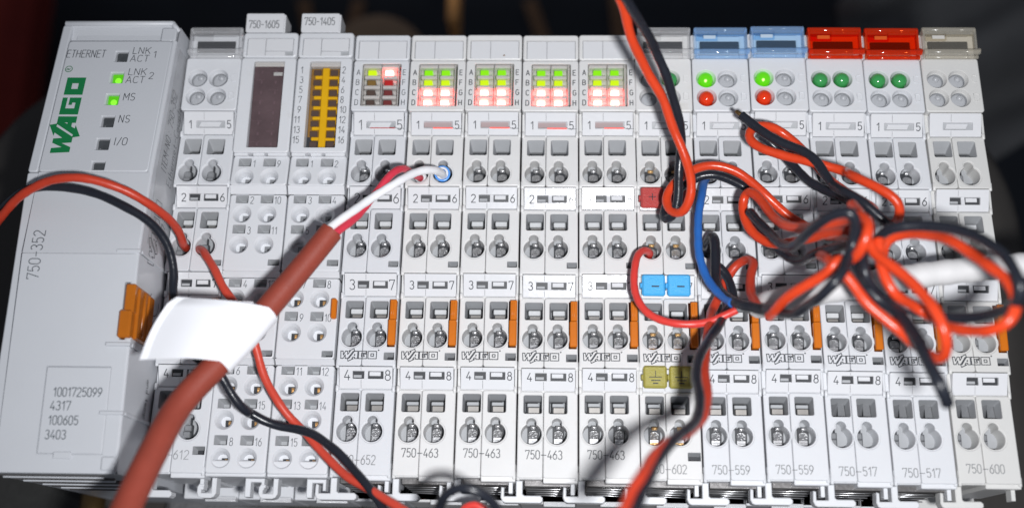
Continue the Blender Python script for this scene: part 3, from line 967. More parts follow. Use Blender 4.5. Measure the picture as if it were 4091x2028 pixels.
def dome_parts(root, leds):
    zf = lin(75.6, .85, 88.1, -.15)
    pos = ((2.95, 83.25), (7.4, 83.25), (2.95, 78.85), (7.4, 78.85))
    for (cx, cy), k in zip(pos, leds):
        mb = MB(); z = zf(cy)
        if k in ('g', 'r', 'G'):
            m = {'g': DOME_G, 'r': DOME_R, 'G': DOME_GL}[k]
            bar2 = circ(cx, cy, 1.52)
            n = len(bar2)
            mb.add([(x, y, z - 2) for x, y in bar2] + [(x, y, z - .55) for x, y in bar2], strip_faces(0, n, n), 0, True)
            dome(mb, cx, cy, z - .55, 1.52, 1.35)
            o = mb.build('indicator_lens', [m], root)
            if k == 'G':
                m2 = MB(); dome(m2, cx - .15, cy - .55, z - .05, .62, .78, 16, 5)
                m2.build('glowing_core', [DOME_GH], o)
        else:
            dome(mb, cx, cy, z - 1.9, 1.6, .35)
            if k == 'b': dome(mb, cx + .25, cy + .55, z - 1.75, .7, .75, 16, 5)
            mb.build('blank_lens', [DOME_0], root)


# ------------------------------------------------------------------ 16-pole modules with push-in holes
def round_well(cx, cy):
    return dict(loops=[(circ(cx, cy, 2.02), 0), (circ(cx, cy, 1.90), -.12), (circ(cx - .05, cy - .05, 1.50), -.75), (circ(cx - .1, cy - .12, 1.15), -1.9), (circ(cx - .1, cy - .12, 1.08), -2.6)],
                mats=[0, 0, 0, 0], floor=0, smooth=True)


def small_sq(x0, y0, w=2.7, hh=1.95):
    return dict(loops=[(rr(x0, y0, x0 + w, y0 + hh, .1), 0), (rr(x0 + .05, y0 + .03, x0 + w - .08, y0 + hh - .03, .08), -.15), (rr(x0 + .75, y0 + .1, x0 + w - .1, y0 + hh - .9, .05), -2.2)], mats=[0, 1], floor=1)


ROWS16 = [(63.3, 60.8), (55.35, 52.95), (48.6, 46.2), (37.4, 35.05), (30.35, 27.95), (19.55, 17.2), (12.65, 10.4), (5.4, 2.9)]
BLK16 = [(58.9, 65.95), (40.5, 57.35), (22.5, 39.45), (-.1, 21.5)]


def make_housing16():
    mb = MB()
    groups = [[0], [1, 2], [3, 4], [5, 6, 7]]
    for bi, (y0, y1) in enumerate(BLK16):
        zf = lin(y0, .8, y1, -.6)
        hs = []
        for r in groups[bi]:
            sy, cy = ROWS16[r]
            for s in (0, 1):
                hs.append(round_well((2.9, 8.1)[s], cy)); hs.append(small_sq((1.3, 6.5)[s], sy))
        if bi == 1: hs.append(slot_hole(9.3, 41.7, 11.7, 43.0))
        if bi == 2: hs.append(slot_hole(9.4, 22.95, 11.7, 24.2))
        plate(mb, .08, y0, 11.92, y1, zf, hs, ch=.28, r=.35, depth=8.3)
    for (a, b) in ((57.35, 58.95), (39.45, 40.55), (21.5, 22.55)):
        x = [(.12, a, -.62), (11.88, a, -.62), (11.88, b, .52), (.12, b, .52)]
        mb.add(x + [(p[0], p[1], -8) for p in x], [(0, 1, 2, 3), (1, 5, 6, 2), (0, 3, 7, 4)])
    rbox(mb, .1, .6, -58, 11.9, 93.5, -8.15, .1)
    rbox(mb, .10, -.6, -22, 11.9, 2.5, .25, .2)
    rbox(mb, .10, -3.0, -44, 11.9, 2.4, -26, .2)
    # display bezel
    zf = lin(66.0, .9, 88.2, -.1)
    plate(mb, .08, 66.1, 11.92, 88.2, zf, [dict(loops=[(rr(2.85, 67.2, 9.55, 87.4, .2), 0), (rr(2.92, 67.27, 9.48, 87.33, .15), -.12), (rr(2.95, 67.3, 9.45, 87.3, .15), -2.2)], mats=[0, 0], floor=2)], ch=.28, r=.35, depth=8.3)
    for x0 in (.3, 4.3, 7.4): rbox(mb, x0, 65.6, -3, x0 + (2.9, 2.4, 4.2)[(.3, 4.3, 7.4).index(x0)], 66.3, .3, .15)
    zt = lin(88.3, -.1, 94.3, -.4)
    plate(mb, .08, 88.3, 11.92, 94.3, zt, [dict(loops=[(rr(1.0, 88.5, 11.1, 92.9, .1), 0), (rr(1.02, 88.52, 11.08, 92.88, .08), -.5)], mats=[0], floor=1)], ch=.35, r=.4, depth=8.3)
    rbox(mb, .1, 93.2, -58, 11.9, 94.1, -1.6, .1)
    return mb.mesh('housing', [P, WELL, DARK])


H16 = make_housing16()
GC = MB()
rbox(GC, -.70, -.70, -3.2, .75, .65, -2.36, .04, 0)
rbox(GC, -.05, -.5, -2.45, .52, .45, -2.30, .04, 1)
for q in range(3): bar(GC, (.05 + q * .17, -.45, -2.28), (.05 + q * .17, .4, -2.28), .06, 6, 1)
GC_ME = GC.mesh('contact_socket', [DARK, BRASS])
GD = MB()
rbox(GD, -.62, -.62, -3.2, .72, .62, -2.30, .04, 0)
rbox(GD, -.62, .05, -2.45, .1, .6, -2.34, .04, 1)
rbox(GD, -.05, -.60, -2.4, .68, .1, -2.22, .04, 1)
GD_ME = GD.mesh('contact_socket', [SHADEW, DARK])
CL = MB()
for lp in ([(88.56, 1.06, 5.0), (0, 0, 0)],):
    pass
CARR16 = MB()
plate(CARR16, 1.1, 88.6, 4.95, 92.8, lin(88.5, -.28, 93, -.48), ch=.06, r=.05, depth=1.0)
plate(CARR16, 5.05, 89.9, 10.95, 92.8, lin(88.5, -.28, 93, -.48), ch=.06, r=.2, depth=1.0)
plate(CARR16, 5.05, 88.6, 9.3, 89.8, lin(88.5, -.34, 93, -.54), ch=.06, r=.2, depth=1.0)
C16_ME = CARR16.mesh('marker_carrier', [MARK])
J = MB()
jt = [(1.05, -.7), (2.0, -.7), (2.0, -3.7), (1.55, -4.35), (.95, -4.6), (-.8, -4.6), (-1.5, -4.3), (-1.75, -3.6), (-1.75, -2.5), (-1.4, -1.9), (-.45, -1.9), (-.45, -2.45), (-.95, -2.6), (-.95, -3.6), (1.05, -3.6)]
prism(J, jt[::-1], -4.6, -1.6, 0, .15)
jt2 = [(7.6, -.7), (11.35, -.7), (11.35, -2.9), (10.75, -2.9), (10.75, -1.45), (8.7, -1.45), (8.7, -4.3), (7.6, -4.3)]
prism(J, jt2[::-1], -4.6, -1.7, 0, .15)
J_ME = J.mesh('latch_hook', [P])


def module16(X0, label, gold, number_plan, typ, display):
    root = empty('bus_module', (X0, 0, 0), label, 'bus module', 'bus modules with sixteen push-in holes')
    obj('housing', H16, root)
    obj('marker_carrier', C16_ME, root)
    obj('latch_hook', J_ME, root)
    obj('ribbed_edge', RIB_ME, root)
    for r, (sy, cy) in enumerate(ROWS16):
        for s in (0, 1):
            g = r >= 3 if gold else r >= 3
            obj('contact_socket', GC_ME if g else GD_ME, root, ((3.25, 8.45)[s], cy - .42, .45 - (0.0 if r in (0, 2, 4, 7) else .5)))
    mb = MB(); rbox(mb, 10.75, 30.75, -3, 11.86, 34.9, 1.15, .25); mb.build('release_lever', [ORANGE_P], root)
    # pole numbers printed next to the square holes
    mb = MB()
    for (t, r, s) in number_plan:
        sy, cy = ROWS16[r]
        bi = 0 if r == 0 else 1 if r < 3 else 2 if r < 5 else 3
        y0, y1 = BLK16[bi]; zf = lin(y0, .8, y1, -.6)
        w = text_width(t, 1.55, .85)
        x = (4.35, 9.45)[s] + (.1 if len(t) == 1 else .0)
        write(mb, t, 1.55, frame((x, sy - .1, zf(sy)), (1, 0, 0), (0, 1, zf(1) - zf(0)), .03), .12, .78)
    mb.build('pole_numbers', [INK_THIN], root)
    # type plate standing up behind the top edge
    mb = MB()
    prism(mb, rr(.3, 94.35, 8.6, 98.8, .35), -1.1, -.35, 0, .1)
    rbox(mb, 8.3, 94.0, -6, 8.85, 98.7, -.75, .12)
    tp = mb.build('type_plate', [MARK], root)
    mb = MB()
    cond = 6.6 / text_width(typ, 1.75)
    write(mb, typ, 1.75, frame((1.0, 95.3 if display == 'smoked' else 96.0, -.35), (1, 0, 0), (0, 1, 0), .03), .15, cond)
    mb.build('printed_type_number', [INK], tp)
    zf = lin(66.0, .9, 88.2, -.1)
    mb = MB()
    if display == 'smoked':
        rbox(mb, 2.98, 67.32, -2.3, 9.42, 86.3, -.55, .1)
        w_ = mb.build('status_window', [SMOKED], root)
        mb = MB()
        for i in range(8):
            y = 85.1 - i * 2.35
            for s in (0, 1):
                x = (4.5, 7.5)[s]
                rbox(mb, x, y - .5, -.6, x + .45, y + .25, -.47, .05)
                if (i + s) % 2: rbox(mb, x - 1.1, y + .35, -.6, x + .9, y + .5, -.49, .04)
        mb.build('window_relief', [SMOKED2], w_)
        mb = MB(); rbox(mb, 7.2, 84.1, -.5, 9.1, 84.9, -.40, .06); mb.build('light_reflecting_tab', [FROST], w_)
    else:
        rbox(mb, 2.98, 67.32, -2.3, 9.42, 86.2, -1.5, .1)
        w_ = mb.build('status_window', [AMBER_P], root)
        mb = MB()
        rbox(mb, 5.55, 67.35, -1.5, 7.05, 86.1, -.75, .15)
        for i in range(8):
            y = 84.0 - i * 2.35
            rbox(mb, 3.95, y - .36, -1.5, 5.7, y + .38, -.85, .15)
            rbox(mb, 6.9, y - .35, -1.5, 9.2, y + .25, -.95, .12)
            rbox(mb, 8.9, y - 1.4, -1.5, 9.25, y + .25, -.95, .1)
        mb.build('yellow_frame', [YELLOW_P], w_)
        for i in range(8):
            y = 85.2 - i * 2.35
            for x in (3.6, 7.2):
                mb = MB(); rbox(mb, x, y - .65, -1.5, x + 1.6, y + .6, -1.15, .1)
                mb.build('indicator_light', [LED_OFF2], w_)
        mb = MB()
        for i in range(8):
            y = 84.45 - i * 2.32
            a, b = str(2 * i + 1), str(2 * i + 2)
            write(mb, a, 1.5, frame((1.05 - (.55 if len(a) > 1 else 0), y, zf(y)), (1, 0, 0), (0, 1, -.045), .03), .12, .8)
            write(mb, b, 1.5, frame((10.0, y, zf(y)), (1, 0, 0), (0, 1, -.045), .03), .12, .8)
        mb.build('channel_numbers', [INK], root)
    mb = MB(); rbox(mb, 3.0, 86.25, -2, 9.4, 87.3, zf(87) - .35, .12); mb.build('window_head', [FROST], root)
    return root


# ------------------------------------------------------------------ fieldbus coupler
def build_coupler():
    root = empty('fieldbus_coupler', (0, 0, 0), 'wide light grey network coupler with big green logo at the row left end', 'bus coupler')
    XL, XR = -25.75, -.95
    zs = lin(57.5, 12.25, 89.2, 6.0)
    mb = MB()
    leds = [(-11.75, 85.15 - i * 5.31) for i in range(6)]
    hs = []
    for cx, cy in leds:
        hs.append(dict(loops=[(rr(cx - 1.5, cy - 1.45, cx + 1.5, cy + 1.45, .2), 0), (rr(cx - 1.25, cy - 1.25, cx + 1.25, cy + 1.2, .1), -.35), (rr(cx - 1.2, cy - 1.2, cx + 1.2, cy + 1.15, .1), -1.6)], mats=[0, 0], floor=1))
    plate(mb, -23.7, 57.5, -1.35, 89.2, zs, hs, ch=.35, r=.5, depth=0)
    # narrow side margin, rounded, running the full height
    plate(mb, XL, 57.5, -23.72, 93.2, lin(57.5, 12.1, 93, 5.1), ch=.3, r=.2, depth=58)
    plate(mb, XL, -1.7, -23.42, 57.4, lin(0, 13.6, 57, 12.1), ch=.3, r=.2, depth=58)
    mid = lin(40, 14.5, 57.45, 12.25); low = lin(0, 14.0, 40, 14.5)
    plate(mb, -23.4, 40.05, XR, 57.42, mid, ch=.06, r=.1, depth=0)
    lab = rr(-15.9, 1.7, -3.55, 18.1, .12)
    ob = rr(-2.7, 23.2, -1.15, 34.4, .1)
    plate(mb, -23.4, -1.7, XR, 40.0, low, [
        dict(loops=[(lab, 0), (rr(-15.85, 1.75, -3.6, 18.05, .1), -.4)], mats=[0], floor=0),
        dict(loops=[(ob, 0), (rr(-2.65, 23.3, -1.2, 34.3, .1), -4)], mats=[0], floor=1)], ch=.06, r=.1, depth=0)
    rbox(mb, XL + .05, -1.62, -58, -1.9, 93.2, 4.6, .2)
    rbox(mb, -24.9, -1.68, 2, -1.0, 57.4, 12.0, .3)
    rbox(mb, -24.2, 56, 2, -1.5, 88.9, 5.6, .2)
    # top recess and lip
    plate(mb, -22.6, 89.3, -4.4, 92.9, lin(89, 4.9, 93, 4.3), ch=.1, r=.2, depth=0)
    plate(mb, -4.3, 89.25, -1.1, 92.6, lin(89, 5.6, 93, 5.0), ch=.25, r=.2, depth=0)
    rbox(mb, XL + .2, 92.75, -50, -1.6, 94.3, 5.2, .45)
    bar(mb, (XL + .4, 93.6, 4.9), (-2.0, 93.6, 4.9), .62, 12)
    bar(mb, (-2.2, 93.6, 4.9), (-.9, 92.0, 4.2), .6, 10)
    # rounded right shoulder and the side wall that drops to the first module
    sh = [Vector((-1.25, y, z - .62)) for y, z in ((-1.2, 13.9), (20, 14.2), (40, 14.45), (57.4, 12.2), (74, 8.95), (89.0, 6.0))]
    tube(mb, sh, .66, 14)
    v = []
    for y, z in ((-1.6, 13.2), (40, 13.8), (57.4, 11.6), (89.2, 5.4), (93.0, 4.4)):
        v += [(-.62, y, z), (-.42, y, -20)]
    mb.add(v, [(i, i + 1, i + 3, i + 2) for i in range(0, 8, 2)], 0)
    # ridges and grooves on the side wall
    for y in (40.6, 22.3, 9.4):
        rbox(mb, -5.0 if y != 9.4 else -4.8, y - .35, 9.0, -.35, y + .35, low(30) + .28 if y != 22.3 else 14.9, .15)
        rbox(mb, -.9, y - .35, -1, -.22, y + .35, 13.5, .1)
    rbox(mb, -3.6, -1.2, 12.5, -1.0, 1.5, 14.35, .3)
    mb.build('housing', [P_COUP, DARK, WELL], root)
    # label door
    mb = MB()
    plate(mb, -15.8, 1.85, -3.65, 17.95, low, ch=.15, r=.15, depth=0)
    rbox(mb, -12.6, .9, 13.0, -9.2, 2.2, 14.35, .12)
    door = mb.build('label_door', [P_COUP], root)
    mb = MB()
    for t, x, y, w in (('1001725099', -14.0, 12.4, 9.2), ('4317', -14.25, 9.85, 3.8), ('100605', -14.3, 7.15, 5.6), ('3403', -14.6, 4.5, 3.9)):
        write(mb, t, 1.65, frame((x, y, low(y)), (1, 0, 0), (0, 1, .0125), .04), .17, w / text_width(t, 1.65))
    mb.build('printed_serial_number', [mat('blurred_grey_ink', (.10, .115, .13), .6)], door)
    # status lights
    for i, (cx, cy) in enumerate(leds):
        mb = MB()
        rbox(mb, cx - 1.18, cy - 1.18, zs(cy) - 2.4, cx + 1.18, cy + 1.13, zs(cy) - .95, .15)
        o = mb.build('status_light', [COUP_G if i in (1, 2) else COUP_OFF], root)
        if i in (1, 2):
            mb = MB()
            dome(mb, cx + .05, cy - .35, zs(cy) - 1.0, .72, .12, 14, 4)
            mb.build('glowing_core', [COUP_GH], o)
        else:
            mb = MB(); dome(mb, cx - .7, cy - .75, zs(cy) - 1.0, .16, .16, 8, 3)
            mb.build('lens_glint', [CLEAR], o)
    # printing
    mb = MB()
    sl = zs(1) - zs(0)
    f = lambda x, y, lift=.04: frame((x, y, zs(y)), (1, 0, 0), (0, 1, sl), lift)
    write(mb, 'ETHERNET', 1.85, f(-23.35, 84.85), .14, 8.2 / text_width('ETHERNET', 1.85), slant=.04)
    for i in (0, 1):
        cy = leds[i][1]
        write(mb, 'LNK', 1.62, f(-9.4, cy + .62), .13, 3.75 / text_width('LNK', 1.62), slant=.04)
        write(mb, 'ACT', 1.62, f(-9.65, cy - 1.35), .13, 3.9 / text_width('ACT', 1.62), slant=.04)
        write(mb, '12'[i], 1.62, f(-4.95, cy - .35), .13)
    write(mb, 'MS', 1.75, f(-9.4, leds[2][1] - .3), .14, slant=.04)
    write(mb, 'NS', 1.75, f(-9.4, leds[3][1] - .3), .14, slant=.04)
    write(mb, 'I/O', 1.75, f(-9.4, leds[4][1] - .3), .14, slant=.04)
    mb.build('printed_light_names', [INK], root)
    mb = MB()
    nsl = Vector((0, 1, sl)).normalized()
    fr = frame((-18.1, 61.7, zs(61.7)), nsl, (-1, 0, 0), .05)
    logo_filled(mb, fr, 3.92)
    fr2 = frame((-22.2, 81.9, zs(81.9)), nsl, (-1, 0, 0), .05)
    stroke(mb, circ(0, 0, .72, 20) + [(.72, 0)], .15, fr2)
    write(mb, 'R', .75, frame((-21.85, 81.68, zs(81.7)), nsl, (-1, 0, 0), .05), .12)
    mb.build('green_logo', [GREEN_INK], root)
    mb = MB()
    t = '750-352'
    write(mb, t, 2.25, frame((-19.6, 34.9, low(35)), (0, 1, .0), (-1, 0, 0), .05), .17, 9.9 / text_width(t, 2.25))
    o = mb.build('printed_type_number', [INK_THIN], root)
    # the type number crosses onto the gently sloping middle face
    for vtx in o.data.vertices:
        y = vtx.co.y / S
        vtx.co.z = ((mid(y) if y > 40.02 else low(y)) + .05) * S
    # side printing under the clear side foil
    mb = MB()
    w1 = 'ITEM-NO.: 750-352'
    write(mb, w1, 2.6, frame((-.42, 59.8, 5.0), (0, 1, -.12), (-.05, 0, 1), .06), .15, 18.5 / text_width(w1, 2.6), slant=.1)
    w1 = 'Ethernet-Coupler'
    write(mb, w1, 2.4, frame((-.40, 57.8, 1.4), (0, 1, -.12), (-.05, 0, 1), .06), .14, 20 / text_width(w1, 2.4), slant=.1)
    w1 = '27 V'
    write(mb, w1, 1.9, frame((-.40, 47.0, 2.2), (0, 1, -.05), (-.05, 0, 1), .06), .14)
    logo_outline(mb, frame((-.42, 39.6, 6.6), (0, 1, -.1), (-.05, 0, 1), .06), 2.9, .15)
    w1 = 'and temp'
    write(mb, w1, 1.6, frame((-.40, 17.5, 3.4), (0, -1, 0), (.05, 0, -1), .06), .13)
    stroke(mb, circ(0, 0, 2.4, 24)[3:20], .18, frame((-.40, 32.6, 4.0), (0, 1, 0), (-.05, 0, 1), .06))
    mb.build('side_printing', [INK], root)
    mb = MB()
    mb.add([(-.30, 43, 11.6), (-.22, 43, -1), (-.22, 88, -1), (-.30, 88, 4.6), (-.30, 57.4, 10.8)], [(0, 1, 2, 3, 4)], 0)
    mb.add([(-.28, 43, 11.6), (-.20, 43, -1), (-.20, 88, -1), (-.28, 88, 4.6), (-.28, 57.4, 10.8)], [(4, 3, 2, 1, 0)], 0)
    mb.build('clear_side_foil', [FOIL], root)
    # orange lever on the right shoulder
    mb = MB()
    rbox(mb, -2.3, 28.4, 6, -.35, 34.0, 14.9, .25)
    rbox(mb, -2.95, 23.5, 8, -.5, 28.9, 15.3, .35)
    rbox(mb, -1.2, 23.6, 5.5, .05, 33.6, 13.2, .3)
    bar(mb, (-.1, 24.4, 10.4), (-.1, 33.3, 10.2), .55, 8)
    rbox(mb, -.7, 23.9, 5.5, .35, 33.3, 8.6, .3)
    mb.build('release_lever', [ORANGE_D], root)
    # steel-like torn foil edge on the left flank and fins of the socket cover below
    mb = MB()
    random.seed(5)
    v = []
    for i in range(26):
        y = 2 + i * 2.3
        v += [(XL - .45 - random.random() * .25, y, 9.3 + random.random() * .5), (XL - .55 - random.random() * .9 * (1 - abs(i - 13) / 15), y + .5, 3.5)]
    mb.add(v, [(i, i + 1, i + 3, i + 2) for i in range(0, 50, 2)], 0)
    mb.build('worn_side_foil', [MARK], root)
    mb = MB()
    random.seed(8)
    for i in range(9):
        z = 11.0 - i * 2.6
        x0 = -25 + i * .8
        rbox(mb, x0, -2.0 - i * .10, z - .7, -3.6 - random.random() * 1.5, -1.5, z, .12, 0 if i % 2 else 1)
    mb.build('lower_cover_fins', [P_COUP, UNDER], root)
    return root


COUP_G = mat('lit_green_status_lens', (.06, .3, .01), .15, emit=(.09, .50, .0), estr=.6, mottle=.6, mscale=900, spec=.7, bump=.4, bscale=900)
COUP_GH = mat('bright_green_status_core', (.2, .8, .05), .3, emit=(.20, .80, .01), estr=.8)
COUP_OFF = mat('unlit_status_lens', (.055, .06, .065), .18, mottle=.5, mscale=500, spec=.6)


def push_marker(root, x, y, m, sign, label=None):
    """clip-on square marker over a strip; child of its module"""
    mb = MB()
    sl = -.35
    a, b, c = min(STR, key=lambda q: abs(q[2] - y))
    zf = lin(a, -.95, b, .55)
    rbox(mb, x - 2.3, c - 2.2, .2, x + 2.3, c + 2.2, 1.45, .35)
    rbox(mb, x - 2.65, c - .5, -.8, x - 2.2, c + .5, .9, .12)
    o = mb.build('push_marker', [m], root)
    if label: o['label'] = label
    t = MB()
    fr = frame((x, c, 1.45), (1, 0, 0), (0, 1, 0), .03)
    if sign == '+':
        stroke(t, [(-.65, 0), (.75, 0)], .16, fr); stroke(t, [(.05, -.7), (.05, .7)], .16, fr)
    elif sign == '-':
        stroke(t, [(-.35, -.35), (1.0, -.35)], .28, fr)
    else:
        stroke(t, [(.05, 1.1), (.05, -.05)], .14, fr); stroke(t, [(-1.15, -.1), (1.2, -.1)], .16, fr)
        stroke(t, [(-.75, -.75), (.95, -.75)], .2, fr); stroke(t, [(-.4, -1.3), (.5, -1.3)], .24, fr)
    t.build('polarity_sign', [INK], o)


build_coupler()

# ------------------------------------------------------------------ the row of modules
G463 = 'analogue input modules with eight indicator lights'
M = {}
std_module(-.25, 'supply module with clear cover and four blank round lenses beside the wide coupler', 'bus module', None,
           'dome', P, None, 0, 0, INK, contacts=(0, 0, 0, 0), cover=CLEAR, leds='bbbb', lowslot=True, tab=True, logo=False, dark_under=False)
mb_root = [o for o in bpy.data.objects if o.get('label', '').startswith('supply module with clear')][0]
printed(mb_root, '750-612', 1.0, 2.55, 1.75, INK_SOFT, .12, 7.6)
plan_a = [(t, r, 0) for r, t in enumerate(['1', '2', '3', '4', '5', '6', '7', '8'])] + [(t, r, 1) for r, t in enumerate(['9', '10', '11', '12', '13', '14', '15', '16'])]
plan_b = [(str(2 * r + 1), r, 0) for r in range(8)] + [(str(2 * r + 2), r, 1) for r in range(8)]
m16a = module16(11.65, 'bus module under the first type plate, with an empty dark smoked window', False, plan_a, '750-1605', 'smoked')
m16b = module16(23.75, 'bus module under the second type plate, its window showing a yellow frame', True, plan_b, '750-1405', 'yellow')
for rt in (m16a, m16b):
    printed_logo(rt, 1.35, 1.0, 23.55 if rt is m16b else 23.3, ring=False)

OFF = [LED_Y, LED_OFF1, LED_OFF2, LED_OFF2, LED_R, LED_R2, LED_OFF3, LED_OFF3]
ON = [LED_G, LED_Y, LED_R, LED_R, LED_G, LED_Y, LED_R, LED_R]
std_module(36.0, 'module with one yellow-green and one red light lit, right of the yellow framed window', 'bus module', None,
           'window', P, '750_652', 2.0, 1.8, INK_SOFT, leds=OFF, big=True, glow=False)
m463 = std_module(48.12, 'first of four all-lit modules, a white and a red wire plugged into its top holes', 'bus module', G463,
                  'window', P_DUSTY, '750_463', 3.55, 1.68, INK, leds=ON, glow=True)
labs = ['second of four all-lit modules, with a small brown dot on its blank top marker... right of the plugged one',
        'third of four all-lit modules, two places left of the red, blue and olive markers',
        'fourth of four all-lit modules, with the bright glare on its second marker strip']
labs[0] = 'second of four all-lit modules, with a small brown dot on its blank top marker'
for k, lb in enumerate(labs):
    c = copy_tree(m463)
    c.location = Vector((60.12 + 12 * k, (.10, -.08, .06)[k], (-.08, .08, -.05)[k])) * S
    c.rotation_euler = (0, 0, (.0004, -.0004, .0003)[k])
    c['label'] = lb
    if k == 0:
        mb = MB(); dome(mb, 8.1, 88.9, -.62, .22, .12, 10, 3); mb.build('brown_speck', [mat('brown_dirt', (.18, .09, .02), .6)], c)

m602 = std_module(95.95, 'supply module with clear cover and red, blue and olive square push markers', 'bus module', None,
                  'dome', P_DUSTY, '750_602', 1.05, 1.68, INK_SOFT, cover=CLEAR, leds='bgbb', brass=True, lowslot=True)
for x in (3.1, 8.15):
    push_marker(m602, x, 56.5, TAG_R, '+', 'red push marker with a black plus sign')
    push_marker(m602, x, 38.1, TAG_B, '-', 'blue push marker with a black minus sign')
    push_marker(m602, x, 19.6, TAG_Y, 'e', 'olive push marker with a black earth sign')
G559 = 'analogue output modules with blue covers'
m559 = std_module(107.95, 'left one of two modules with blue covers, beside the coloured push markers', 'bus module', G559,
                  'dome', P, '750_559', 1.05, 1.68, INK_SOFT, cover=BLUE_T, leds='Gbrb')
c = copy_tree(m559); c.location = Vector((119.98, .2, .12)) * S; c['label'] = 'right one of two modules with blue covers, beside the red covered ones'
G517 = 'relay modules with red covers'
m517 = std_module(131.95, 'left one of two modules with red covers and green lenses, beside the blue covered ones', 'bus module', G517,
                  'dome', P, '750_517', 1.1, 1.68, INK_SOFT, cover=RED_T, leds='ggbb', contacts=(1, 1, 1, 0))
c = copy_tree(m517); c.location = Vector((143.95, -.12, -.1)) * S; c['label'] = 'right one of two modules with red covers, next to the yellowed end module'
std_module(155.98, 'end module with yellowed cover, blank lenses and no numbers at the right end', 'end module', None,
           'dome', P_WARM, '750_600', 1.9, 1.68, INK_SOFT, numbers=False, cover=CLEAR_OLD, leds='bbbb', contacts=(0, 0, 0, 0), dark_under=False)


